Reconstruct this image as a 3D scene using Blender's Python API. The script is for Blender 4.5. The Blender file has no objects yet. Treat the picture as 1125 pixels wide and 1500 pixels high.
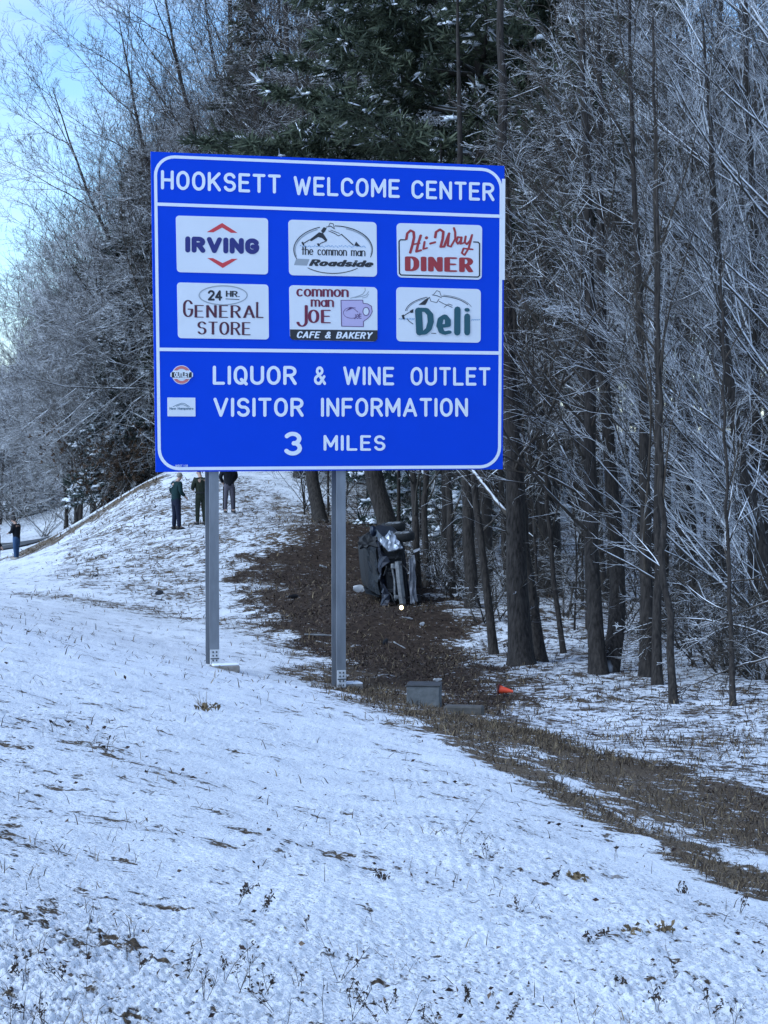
import bpy, math, random
import numpy as np
from mathutils import Vector

R = math.radians
scene = bpy.context.scene
col = scene.collection

# ---------------------------------------------------------------- camera
EZ = 6.0                                   # eye height above datum
F = 3208.0                                 # focal length in photo pixels (1125 x 1500)
PITCH = math.atan(120.0 / F)
cam = bpy.data.cameras.new('camera')
cam.sensor_fit = 'VERTICAL'
cam.sensor_height = 36.0
cam.lens = F / 1500.0 * 36.0
cam.clip_start = 0.1
cam.clip_end = 6000
camo = bpy.data.objects.new('camera', cam)
col.objects.link(camo)
camo.location = (0, 0, EZ)
camo.rotation_euler = (math.pi / 2 - PITCH, 0, 0)
scene.camera = camo

# ---------------------------------------------------------------- sky, sun, exposure
SUN_EL, SUN_AZ = R(40), R(-120)            # azimuth from +Y towards +X
world = bpy.data.worlds.new('World')
scene.world = world
world.use_nodes = True
wn, wl = world.node_tree.nodes, world.node_tree.links
wn.clear()
wout = wn.new('ShaderNodeOutputWorld')
wbg = wn.new('ShaderNodeBackground')
wbg.inputs['Strength'].default_value = 0.09
sky = wn.new('ShaderNodeTexSky')
sky.sky_type = 'NISHITA'
sky.sun_disc = False
sky.sun_elevation = SUN_EL
sky.sun_rotation = SUN_AZ
sky.air_density = 1.0
sky.dust_density = 0.0
sky.ozone_density = 2.2
wtc = wn.new('ShaderNodeTexCoord')
wmap = wn.new('ShaderNodeMapping')
wmap.inputs['Scale'].default_value = (1.0, 1.0, 2.6)
wmap.inputs['Location'].default_value = (0.62, 0.1, 0.31)
wl.new(wtc.outputs['Generated'], wmap.inputs['Vector'])
wno = wn.new('ShaderNodeTexNoise')
wno.inputs['Scale'].default_value = 5.0
wno.inputs['Detail'].default_value = 7
wno.inputs['Roughness'].default_value = 0.55
wl.new(wmap.outputs['Vector'], wno.inputs['Vector'])
wcr = wn.new('ShaderNodeValToRGB')
wcr.color_ramp.elements[0].position = 0.415
wcr.color_ramp.elements[0].color = (0, 0, 0, 1)
wcr.color_ramp.elements[1].position = 0.72
wcr.color_ramp.elements[1].color = (0.75, 0.75, 0.75, 1)
wl.new(wno.outputs['Fac'], wcr.inputs['Fac'])
wmx = wn.new('ShaderNodeMixRGB')
wmx.inputs['Color2'].default_value = (5.0, 5.9, 7.4, 1)
wl.new(wcr.outputs['Color'], wmx.inputs['Fac'])
wtint = wn.new('ShaderNodeMixRGB')          # cool white balance of the photograph
wtint.blend_type = 'MULTIPLY'
wtint.inputs['Fac'].default_value = 1.0
wtint.inputs['Color2'].default_value = (0.74, 0.95, 1.22, 1)
wl.new(sky.outputs['Color'], wtint.inputs['Color1'])
wl.new(wtint.outputs['Color'], wmx.inputs['Color1'])
wl.new(wmx.outputs['Color'], wbg.inputs['Color'])
wl.new(wbg.outputs['Background'], wout.inputs['Surface'])

sun = bpy.data.lights.new('sun', 'SUN')
sun.energy = 1.5
sun.angle = R(50)
sun.color = (0.70, 0.85, 1.0)
suno = bpy.data.objects.new('sun', sun)
col.objects.link(suno)
sdir = Vector((math.sin(SUN_AZ) * math.cos(SUN_EL), math.cos(SUN_AZ) * math.cos(SUN_EL), math.sin(SUN_EL)))
suno.rotation_euler = (-sdir).to_track_quat('-Z', 'Y').to_euler()
suno.location = sdir * 50

vs = scene.view_settings
vs.view_transform = 'Standard'
vs.look = 'None'
vs.exposure = 1.20
vs.gamma = 1.0
vs.use_curve_mapping = False

# ---------------------------------------------------------------- pixel helper: a pixel of the photo and a distance give a point
CP, SP_ = math.cos(PITCH), math.sin(PITCH)
def ray(px, py):
    a, b = (px - 562.5) / F, (750.0 - py) / F
    return np.array((a, CP + b * SP_, -SP_ + b * CP))
def at(px, py, d):
    v = ray(px, py)
    return np.array((0, 0, EZ)) + v * (d / v[1])

# ---------------------------------------------------------------- terrain as a smooth surface through surveyed points
ctrl = []
def cpt(px, py, d):
    ctrl.append(tuple(at(px, py, d)))
def cxy(x, y, h):
    ctrl.append((x, y, EZ - h))
def plane_h(x, y):
    return 1.09 + .2 * x + .09 * y
for (x, y) in [(-2, 0), (1.5, 0), (-6, 2), (-2, 5), (0, 5), (1.3, 6.5), (-1.2, 8), (.6, 8.5), (1.7, 9.5), (-2, 12), (0, 12), (1.8, 12.5), (2.4, 12.6),
               (-5, 12), (-9, 14), (-3, 18), (0, 18), (1.4, 18.5), (-6, 22), (-3, 25), (-.8, 25), (.8, 24.5), (-10, 26), (-4, 31), (-1.5, 31), (0.1, 31),
               (-7, 36), (-4.5, 38), (-9, 40), (-14, 38), (-5, 44)]:
    cxy(x, y, plane_h(x, y))
for p in [(314, 975, 35.95), (501, 1006, 37.0), (0, 878, 47), (120, 888, 50), (210, 902, 50), (280, 930, 44), (233, 880, 54), (150, 850, 58), (200, 830, 62), (260, 775, 69), (292, 771, 69),
          (335, 752, 74), (215, 740, 77), (150, 772, 77), (100, 790, 80), (212, 709, 86), (155, 743, 87), (180, 727, 86.5), (250, 688, 88), (400, 692, 85), (330, 684, 90), (300, 668, 95), (400, 682, 94),
          (20, 823, 90), (62, 812, 84), (0, 842, 70), (80, 830, 70), (0, 780, 116), (45, 783, 116), (0, 765, 126), (80, 762, 116),
          (130, 728, 118), (200, 700, 118),
          (380, 830, 60), (400, 860, 56), (430, 900, 50), (500, 950, 44), (440, 760, 70), (460, 720, 80), (560, 770, 66), (580, 893, 47.5), (580, 868, 52), (640, 925, 46),
          (540, 848, 54), (660, 870, 58), (620, 800, 68), (640, 720, 82), (700, 720, 87), (765, 970, 40.5), (735, 955, 43), (700, 955, 44), (870, 985, 39), (805, 882, 58), (850, 800, 72),
          (850, 740, 86), (950, 700, 97), (960, 1000, 37), (990, 1025, 35), (1075, 1030, 34.5), (1000, 880, 56), (1100, 880, 55), (1000, 800, 72), (1110, 760, 84),
          (1125, 1100, 26), (900, 1080, 29), (1000, 1150, 22.5), (1125, 1228, 17.6), (800, 1072, 30), (622, 1036, 31.5), (690, 1048, 30.5), (600, 990, 38)]:
    cpt(*p)
for p in [(0, 807, 98), (30, 806, 98), (0, 791, 107), (40, 792, 107)]:
    cpt(*p)
for (x, y, h) in [(12, 30, 4.0), (15, 60, 4.2), (30, 50, 3.6), (28, 90, 2.0), (10, 10, 3.4), (7, 0, 2.7), (4.2, 8, 2.75), (3.4, 4, 2.1), (0, -15, .4), (-12, -5, -.9), (-15, 12, .2), (-16, 28, 1.6),
                  (-20, 50, 3.7), (-22, 70, 4.7), (-30, 90, 5.4), (-30, 120, 5.3), (-34, 150, 4.8), (0, 120, 1.2), (25, 130, 1.4), (-12, 140, 2.4), (45, 20, 4), (-45, 40, 3.5), (-50, 100, 5)]:
    cxy(x, y, h)
ctrl = np.array(ctrl)
_S = 20.0
def _U(r2):
    return np.where(r2 > 1e-12, .5 * r2 * np.log(np.maximum(r2, 1e-12)), 0)
_P = ctrl[:, :2] / _S
_n = len(_P)
_K = _U(((_P[:, None] - _P[None]) ** 2).sum(-1)) + np.eye(_n) * 0.0025
_A = np.zeros((_n + 3, _n + 3))
_A[:_n, :_n] = _K
_A[:_n, _n] = 1
_A[:_n, _n + 1:] = _P
_A[_n, :_n] = 1
_A[_n + 1:, :_n] = _P.T
_W = np.linalg.solve(_A, np.concatenate([ctrl[:, 2], np.zeros(3)]))
def sstep(a, b, x):
    t = np.clip((x - a) / (b - a), 0, 1)
    return t * t * (3 - 2 * t)
def gz(x, y):
    x = np.atleast_1d(np.asarray(x, float)); y = np.atleast_1d(np.asarray(y, float))
    sh = x.shape
    x, y = x.ravel(), y.ravel()
    out = np.empty(len(x))
    rr = np.hypot(x, y - 55)
    sc = np.where(rr > 110, 110 / np.maximum(rr, 1e-6), 1)
    cx, cy = x * sc, 55 + (y - 55) * sc
    for i in range(0, len(x), 40000):
        qx, qy = cx[i:i + 40000] / _S, cy[i:i + 40000] / _S
        r2 = (qx[:, None] - _P[None, :, 0]) ** 2 + (qy[:, None] - _P[None, :, 1]) ** 2
        out[i:i + 40000] = _U(r2) @ _W[:_n] + _W[_n] + qx * _W[_n + 1] + qy * _W[_n + 2]
    w = sstep(100, 220, rr)
    return (out * (1 - w) + (EZ - 3.0) * w).reshape(sh)
def G1(x, y):
    return float(gz(x, y)[0])
_D = np.concatenate([np.arange(3, 60, .15), np.arange(60, 200, .5)])
def G(px, py):
    """where the ray through a pixel meets the terrain"""
    v = ray(px, py)
    P = np.array((0, 0, EZ)) + v[None] * (_D / v[1])[:, None]
    g = gz(P[:, 0], P[:, 1])
    b = np.nonzero(P[:, 2] < g)[0]
    i = b[0] if len(b) else len(_D) - 1
    p = P[i].copy()
    if 0 < i < len(_D):
        a0, a1 = P[i - 1, 2] - g[i - 1], P[i, 2] - g[i]
        t = a0 / (a0 - a1) if a0 != a1 else 1
        p = P[i - 1] + (P[i] - P[i - 1]) * t
    return np.array((p[0], p[1], G1(p[0], p[1])))

def _hash(ix, iy, s):
    h = (ix.astype(np.int64) * 374761393 + iy.astype(np.int64) * 668265263 + s * 974634777) & 0xffffffff
    h = ((h ^ (h >> 13)) * 1274126177) & 0xffffffff
    return (h ^ (h >> 16)) & 0xffffffff
def pn(x, y, s=0):
    xi, yi = np.floor(x), np.floor(y)
    fx, fy = x - xi, y - yi
    u, v = fx * fx * fx * (fx * (fx * 6 - 15) + 10), fy * fy * fy * (fy * (fy * 6 - 15) + 10)
    def g(ox, oy):
        a = _hash(xi + ox, yi + oy, s) * (2 * math.pi / 4294967296.0)
        return np.cos(a) * (fx - ox) + np.sin(a) * (fy - oy)
    a, b, c, d = g(0, 0), g(1, 0), g(0, 1), g(1, 1)
    return (a * (1 - u) + b * u) * (1 - v) + (c * (1 - u) + d * u) * v
def fbm(x, y, o=4, s=0):
    t, a = 0, 1
    for i in range(o):
        t = t + a * pn(x * 2 ** i, y * 2 ** i, s + i)
        a *= .5
    return t

# ---------------------------------------------------------------- object helpers
WLOC = {}
def link(o, parent=None):
    col.objects.link(o)
    if parent is not None:
        o.parent = parent
    return o
def tag(o, label=None, cat=None, group=None, kind=None):
    for k, v in (('label', label), ('category', cat), ('group', group), ('kind', kind)):
        if v:
            o[k] = v
    return o
def thing(name, label, cat, loc, group=None):
    o = bpy.data.objects.new(name, None)
    o.empty_display_size = .2
    o.location = tuple(float(c) for c in loc)
    WLOC[o.name] = np.array(loc, float)
    link(o)
    return tag(o, label, cat, group)
def obj(name, verts, faces, m, parent=None, smooth=False, loc=None):
    """verts in world coordinates; stored relative to the parent thing (or to loc)"""
    V = np.asarray(verts, float).reshape(-1, 3)
    base = WLOC[parent.name] if parent is not None else (np.array(loc, float) if loc is not None else np.zeros(3))
    me = bpy.data.meshes.new(name)
    fill_mesh(me, V - base, faces)
    if m is not None:
        me.materials.append(m)
    me.polygons.foreach_set('use_smooth', np.full(len(me.polygons), bool(smooth)))
    o = bpy.data.objects.new(name, me)
    WLOC[o.name] = base
    if parent is None and loc is not None:
        o.location = tuple(base)
    return link(o, parent)
def fill_mesh(me, V, faces):
    me.vertices.add(len(V))
    me.vertices.foreach_set('co', np.ascontiguousarray(V, np.float32).ravel())
    if isinstance(faces, np.ndarray):
        nf, k = faces.shape
        tot = np.full(nf, k)
        idx = faces.ravel()
    else:
        tot = np.array([len(f) for f in faces], int)
        idx = np.array([i for f in faces for i in f], int)
    me.loops.add(len(idx))
    me.loops.foreach_set('vertex_index', idx.astype(np.int32))
    me.polygons.add(len(tot))
    st = np.concatenate([[0], np.cumsum(tot)[:-1]])
    me.polygons.foreach_set('loop_start', st.astype(np.int32))
    me.polygons.foreach_set('loop_total', tot.astype(np.int32))
    me.update(calc_edges=True)
def fattr(o, name, vals, dom='FACE'):
    a = o.data.attributes.new(name, 'FLOAT', dom)
    a.data.foreach_set('value', np.asarray(vals, np.float32))

class MB:
    def __init__(s):
        s.v, s.f = [], []
    def add(s, v, f):
        o = len(s.v)
        s.v += [tuple(float(c) for c in p) for p in v]
        s.f += [tuple(i + o for i in q) for q in f]
    def frame_box(s, o, ax, ay, az, x0, x1, y0, y1, z0, z1, bev=0.0):
        """box in the frame (o; ax, ay, az) with chamfered edges"""
        o, ax, ay, az = (np.asarray(q, float) for q in (o, ax, ay, az))
        P = lambda x, y, z: o + ax * x + ay * y + az * z
        if bev <= 0:
            v = [P(x, y, z) for z in (z0, z1) for (x, y) in ((x0, y0), (x1, y0), (x1, y1), (x0, y1))]
            s.add(v, [(3, 2, 1, 0), (4, 5, 6, 7), (0, 1, 5, 4), (1, 2, 6, 5), (2, 3, 7, 6), (3, 0, 4, 7)])
            return
        b = bev
        v, idx = [], {}
        for iz, z in enumerate((z0, z1)):
            for iy, y in enumerate((y0, y1)):
                for ix, x in enumerate((x0, x1)):
                    sx, sy, sz = (1 if ix == 0 else -1), (1 if iy == 0 else -1), (1 if iz == 0 else -1)
                    for k, q in enumerate(((x, y + sy * b, z + sz * b), (x + sx * b, y, z + sz * b), (x + sx * b, y + sy * b, z))):
                        idx[(ix, iy, iz, k)] = len(v)
                        v.append(P(*q))
        f = []
        c = lambda ix, iy, iz, k: idx[(ix, iy, iz, k)]
        f += [(c(0, 0, 0, 0), c(0, 0, 1, 0), c(0, 1, 1, 0), c(0, 1, 0, 0)), (c(1, 0, 0, 0), c(1, 1, 0, 0), c(1, 1, 1, 0), c(1, 0, 1, 0))]
        f += [(c(0, 0, 0, 1), c(1, 0, 0, 1), c(1, 0, 1, 1), c(0, 0, 1, 1)), (c(0, 1, 0, 1), c(0, 1, 1, 1), c(1, 1, 1, 1), c(1, 1, 0, 1))]
        f += [(c(0, 0, 0, 2), c(0, 1, 0, 2), c(1, 1, 0, 2), c(1, 0, 0, 2)), (c(0, 0, 1, 2), c(1, 0, 1, 2), c(1, 1, 1, 2), c(0, 1, 1, 2))]
        for iz in (0, 1):
            for iy in (0, 1):
                for ix in (0, 1):
                    f.append((c(ix, iy, iz, 0), c(ix, iy, iz, 1), c(ix, iy, iz, 2)))
        for a in (0, 1):
            for d in (0, 1):
                f.append((c(a, d, 0, 0), c(a, d, 1, 0), c(a, d, 1, 1), c(a, d, 0, 1)))
                f.append((c(a, 0, d, 0), c(a, 1, d, 0), c(a, 1, d, 2), c(a, 0, d, 2)))
                f.append((c(0, a, d, 1), c(1, a, d, 1), c(1, a, d, 2), c(0, a, d, 2)))
        s.add(v, f)
    def box(s, c, size, yaw=0, bev=0.0):
        ca, sa = math.cos(yaw), math.sin(yaw)
        x, y, z = (q / 2 for q in size)
        s.frame_box(c, (ca, sa, 0), (-sa, ca, 0), (0, 0, 1), -x, x, -y, y, -z, z, bev)
    def tube(s, pts, rad, k=8, caps=True):
        V, Fq = tube_arrays(np.asarray(pts, float)[None], np.asarray(rad, float)[None], k)
        f = [tuple(q) for q in Fq]
        n = len(pts)
        if caps:
            f += [tuple(range(k))[::-1], tuple(range((n - 1) * k, n * k))]
        s.add(V, f)
    def ellipsoid(s, c, r, nu=12, nv=8, ax=None):
        c = np.asarray(c, float)
        A = np.eye(3) if ax is None else np.asarray(ax, float)
        v, f = [], []
        for j in range(nv + 1):
            t = math.pi * j / nv
            for i in range(nu):
                p = 2 * math.pi * i / nu
                q = np.array((r[0] * math.sin(t) * math.cos(p), r[1] * math.sin(t) * math.sin(p), r[2] * math.cos(t)))
                v.append(c + q @ A)
        for j in range(nv):
            for i in range(nu):
                f.append((j * nu + i, (j + 1) * nu + i, (j + 1) * nu + (i + 1) % nu, j * nu + (i + 1) % nu))
        s.add(v, f)
    def build(s, name, m, parent=None, smooth=False, loc=None):
        return obj(name, s.v, s.f, m, parent, smooth, loc)

def tube_arrays(P, Rr, k):
    """P (m,n,3) polylines, Rr (m,n) radii -> verts, quads"""
    m, n, _ = P.shape
    T = np.empty_like(P)
    T[:, 1:-1] = P[:, 2:] - P[:, :-2]
    T[:, 0] = P[:, 1] - P[:, 0]
    T[:, -1] = P[:, -1] - P[:, -2]
    T /= np.maximum(np.linalg.norm(T, axis=2, keepdims=True), 1e-9)
    D = P[:, -1] - P[:, 0]
    ref = np.where((np.abs(D[:, 2]) > .85 * np.linalg.norm(D, axis=1))[:, None], np.array((1., 0, 0)), np.array((0, 0, 1.)))
    N = np.cross(T, ref[:, None, :])
    N /= np.maximum(np.linalg.norm(N, axis=2, keepdims=True), 1e-9)
    B = np.cross(N, T)
    a = np.arange(k) * 2 * math.pi / k + math.pi / 2
    V = P[:, :, None, :] + Rr[:, :, None, None] * (np.cos(a)[None, None, :, None] * N[:, :, None, :] + np.sin(a)[None, None, :, None] * B[:, :, None, :])
    base = (np.arange(m) * n * k)[:, None, None] + (np.arange(n - 1) * k)[None, :, None]
    i = np.arange(k)[None, None, :]
    j = (np.arange(k) + 1)[None, None, :] % k
    Q = np.stack([base + i, base + j, base + k + j, base + k + i], -1)
    return V.reshape(-1, 3), Q.reshape(-1, 4)

# ---------------------------------------------------------------- materials
def mat(name, base=(.5, .5, .5), rough=.6, metal=0.0, spec=.5):
    m = bpy.data.materials.new(name)
    m.use_nodes = True
    b = m.node_tree.nodes['Principled BSDF']
    b.inputs['Base Color'].default_value = (*base, 1)
    b.inputs['Roughness'].default_value = rough
    b.inputs['Metallic'].default_value = metal
    b.inputs['Specular IOR Level'].default_value = spec
    return m
def nodes(m):
    nt = m.node_tree
    return nt.nodes, nt.links, nt.nodes['Principled BSDF']
def noise_node(N, L, scale, detail=4, rough=.55, coord=None, stretch=None):
    n = N.new('ShaderNodeTexNoise')
    n.inputs['Scale'].default_value = scale
    n.inputs['Detail'].default_value = detail
    n.inputs['Roughness'].default_value = rough
    src = coord
    if src is None:
        tc = N.new('ShaderNodeTexCoord')
        src = tc.outputs['Object']
    if stretch:
        mp = N.new('ShaderNodeMapping')
        mp.inputs['Scale'].default_value = stretch
        L.new(src, mp.inputs['Vector'])
        src = mp.outputs['Vector']
    L.new(src, n.inputs['Vector'])
    return n
def ramp(N, L, fac, stops):
    r = N.new('ShaderNodeValToRGB')
    e = r.color_ramp.elements
    while len(e) < len(stops):
        e.new(.5)
    for q, (p, c) in zip(e, stops):
        q.position = p
        q.color = (*c, 1) if len(c) == 3 else c
    L.new(fac, r.inputs['Fac'])
    return r
def maprange(N, L, v, a, b, c=0., d=1.):
    r = N.new('ShaderNodeMapRange')
    for k, q in zip(('From Min', 'From Max', 'To Min', 'To Max'), (a, b, c, d)):
        r.inputs[k].default_value = q
    L.new(v, r.inputs['Value'])
    return r.outputs['Result']
def math_node(N, L, op, a, b=None):
    n = N.new('ShaderNodeMath')
    n.operation = op
    for i, q in enumerate((a, b)):
        if q is None:
            continue
        if isinstance(q, (int, float)):
            n.inputs[i].default_value = q
        else:
            L.new(q, n.inputs[i])
    return n.outputs[0]
def mixc(N, L, fac, a, b):
    n = N.new('ShaderNodeMixRGB')
    for k, q in (('Fac', fac), ('Color1', a), ('Color2', b)):
        if isinstance(q, (int, float)):
            n.inputs[k].default_value = q
        elif isinstance(q, tuple):
            n.inputs[k].default_value = (*q, 1)
        else:
            L.new(q, n.inputs[k])
    return n.outputs['Color']
def mottled(name, c1, c2, scale=8, rough=.6, metal=0., bump=0., spec=.5, stretch=None):
    """two-tone noise material: wear, weathering, cloth grain"""
    m = mat(name, c1, rough, metal, spec)
    N, L, b = nodes(m)
    n = noise_node(N, L, scale, 5, .6, None, stretch)
    r = ramp(N, L, n.outputs['Fac'], [(.3, c1), (.7, c2)])
    L.new(r.outputs['Color'], b.inputs['Base Color'])
    if bump:
        bp = N.new('ShaderNodeBump')
        bp.inputs['Strength'].default_value = bump
        bp.inputs['Distance'].default_value = .02
        L.new(n.outputs['Fac'], bp.inputs['Height'])
        L.new(bp.outputs['Normal'], b.inputs['Normal'])
    return m
SNOW = (.84, .86, .89)
def attr(N, name):
    a = N.new('ShaderNodeAttribute')
    a.attribute_name = name
    return a.outputs['Fac']
def snowy(name, c1, c2, lo=.35, hi=.75, scale=6, rough=.85, stretch=None, cover=.5, bump=0.3):
    """bark or wood with snow lying on whatever faces up"""
    m = mottled(name, c1, c2, scale, rough, 0, bump, .2, stretch)
    N, L, b = nodes(m)
    src = b.inputs['Base Color'].links[0].from_socket
    g = N.new('ShaderNodeNewGeometry')
    sx = N.new('ShaderNodeSeparateXYZ')
    L.new(g.outputs['Normal'], sx.inputs['Vector'])
    n2 = noise_node(N, L, 1.3, 3, .6, g.outputs['Position'])
    up = math_node(N, L, 'ADD', sx.outputs['Z'], maprange(N, L, n2.outputs['Fac'], .3, .7, -cover, cover))
    f = maprange(N, L, up, lo, hi)
    L.new(mixc(N, L, f, src, SNOW), b.inputs['Base Color'])
    return m

# ---------------------------------------------------------------- ground cover map (where snow has melted or been churned off)
def wpoly(pts):
    return np.array([G(*p)[:2] for p in pts])
def seg_dist(X, Y, a, b):
    ab = b - a
    t = np.clip(((X - a[0]) * ab[0] + (Y - a[1]) * ab[1]) / max((ab ** 2).sum(), 1e-9), 0, 1)
    return np.hypot(X - a[0] - t * ab[0], Y - a[1] - t * ab[1])
def line_dist(X, Y, P):
    d = np.full(X.shape, 1e9)
    for a, b in zip(P[:-1], P[1:]):
        d = np.minimum(d, seg_dist(X, Y, a, b))
    return d
def poly_sd(X, Y, P):
    d = line_dist(X, Y, np.vstack([P, P[:1]]))
    ins = np.zeros(X.shape, bool)
    for a, b in zip(P, np.roll(P, -1, 0)):
        c = ((a[1] > Y) != (b[1] > Y)) & (X < (b[0] - a[0]) * (Y - a[1]) / (b[1] - a[1] + 1e-12) + a[0])
        ins ^= c
    return np.where(ins, -d, d)
BROWN = wpoly([(362, 835), (385, 800), (445, 775), (510, 765), (560, 785), (620, 800), (650, 860), (690, 930), (735, 985), (765, 1030), (700, 1045), (600, 1008), (520, 990), (470, 955), (405, 920), (368, 880)])
BANK = wpoly([(345, 760), (400, 720), (470, 735), (560, 740), (640, 790), (650, 860), (560, 860), (430, 900), (345, 880)])
DITCH = wpoly([(520, 985), (590, 1018), (660, 1050), (760, 1085), (860, 1110), (960, 1150), (1060, 1195), (1160, 1245)])
TOE = wpoly([(600, 1045), (690, 1085), (760, 1125), (850, 1168), (960, 1222), (1060, 1268), (1150, 1310)])
SWALE = wpoly([(60, 868), (150, 885), (215, 893), (300, 905), (360, 915), (440, 945)])
HILL = wpoly([(110, 775), (210, 712), (330, 695), (430, 700), (430, 760), (370, 850), (330, 905), (200, 885), (60, 850), (60, 812)])
EDGE = wpoly([(45, 803), (100, 778), (155, 745), (212, 710)])
def bare_map(X, Y):
    """-> bareness 0..1, and 0..1 how far the ground is leaf litter rather than grass"""
    w1 = fbm(X * .9, Y * .5, 3, 11) * .7
    b = np.full(X.shape, .13)
    Rr = np.hypot(X, Y)
    # woods floor
    d_d = line_dist(X, Y, DITCH)
    toe_x = np.interp(Y, [0, 13, 22.5, 30.7, 37.5, 46, 200], [3.9, 2.3, 1.25, .36, -.7, -2.5, -8])
    woods = sstep(.3, 2.5, X - toe_x) * sstep(8, 14, Y)
    b = np.maximum(b, (.44 + .10 * fbm(X * .5, Y * .3, 2, 19)) * woods)
    b = np.maximum(b, (.40 + .16 * fbm(X * .6, Y * .35, 2, 17)) * (1 - sstep(-1.5, 1.0, poly_sd(X, Y, HILL) + w1)))
    b = np.maximum(b, .60 * (1 - sstep(-2.5, 2.5, poly_sd(X, Y, BANK) + w1 * 2.5)))
    b = np.maximum(b, .80 * (1 - sstep(.4, 2.1, d_d + w1 * 1.5)))
    b = np.maximum(b, .76 * (1 - sstep(.10, .62, line_dist(X, Y, TOE) + w1 * .5)))
    b = np.maximum(b, .46 * (1 - sstep(.2, 1.6, line_dist(X, Y, SWALE) + w1)))
    b = np.maximum(b, .8 * (1 - sstep(.3, 2.2, line_dist(X, Y, EDGE) + w1 * 1.5)))
    sd = poly_sd(X, Y, BROWN) + w1 * 1.8 + pn(X * 2.2, Y * 1.2, 91) * 1.0
    lit = 1 - sstep(-.8, 1.0, sd)
    b = np.maximum(b, .98 * (1 - sstep(-1.2, 1.6, sd)))
    b = np.maximum(b, .5 * sstep(112, 130, Rr) * np.ones_like(X))
    lit = np.maximum(lit, .45 * woods)
    # thin patches on the near slope
    near = (1 - sstep(25, 40, Rr)) * (1 - woods)
    b = b + near * (fbm(X * 1.1 + 3, Y * .45, 3, 5) * .14) - near * .03
    b = b + near * .10 * (1 - sstep(-1.2, -.25, X / np.maximum(Y, 1) * 8)) * (1 - sstep(12, 22, Y))
    return np.clip(b, 0, 1), lit

def micro(X, Y, Rr, b):
    """small relief of the snow: clumps, mounds"""
    z = fbm(X * .5, Y * .5, 3, 21) * .07
    z = z + fbm(X * 2.2, Y * 2.2, 2, 31) * .028
    rough = np.clip(.85 + 1.5 * fbm(X * .45, Y * .22, 2, 77) + .35 * (1 - sstep(6, 11, Rr)) - .25 * sstep(-.02, .10, X / np.maximum(Y, 1)) * sstep(8, 14, Rr), .25, 1.5)
    z = z + (1 - sstep(30, 55, Rr)) * np.abs(pn(X * 7, Y * 7, 41)) * .020 * rough
    z = z + (1 - sstep(16, 28, Rr)) * np.abs(pn(X * 14, Y * 14, 43)) * .026 * rough
    z = z + (1 - sstep(6.5, 9.5, Rr)) * np.abs(pn(X * 27 + 5, Y * 27, 44)) * .036 * rough
    z = z + (1 - sstep(5.3, 7.0, Rr)) * np.abs(pn(X * 50, Y * 50, 47)) * .022 * rough
    z = z * (1 - .9 * sstep(84, 94, Rr))
    return z - .03

def build_ground():
    th = np.concatenate([-math.pi + (math.pi - .30) * np.linspace(0, 1, 46)[:-1] ** .8, np.linspace(-.30, -.19, 50)[:-1], np.linspace(-.19, .19, 660)[:-1],
                         np.linspace(.19, .30, 50)[:-1], math.pi - (math.pi - .30) * np.linspace(1, 0, 46) ** .8])
    rs = list(np.linspace(.05, 4.6, 40)[:-1])
    r = 4.6
    while r < 128:
        rs.append(r)
        r += min(max(.0052, (.00019 if r < 13 else .0003) * r * r), .42)
    rs += list(np.geomspace(r, 3200, 60))
    rs = np.array(rs)
    T, Q = np.meshgrid(th, rs)
    X, Y = Q * np.sin(T), Q * np.cos(T)
    Z = gz(X, Y)
    b, lit = bare_map(X, Y)
    Z = Z + micro(X, Y, Q, b) * (1 - sstep(140, 200, Q))
    nr, nc = X.shape
    i = np.arange(nr * nc).reshape(nr, nc)
    Fq = np.stack([i[:-1, :-1], i[:-1, 1:], i[1:, 1:], i[1:, :-1]], -1).reshape(-1, 4)
    o = obj('ground', np.stack([X, Y, Z], -1).reshape(-1, 3), Fq, MAT_ground(), None, True)
    fattr(o, 'bare', b.ravel(), 'POINT')
    fattr(o, 'litter', lit.ravel(), 'POINT')
    tag(o, kind='structure')

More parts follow.
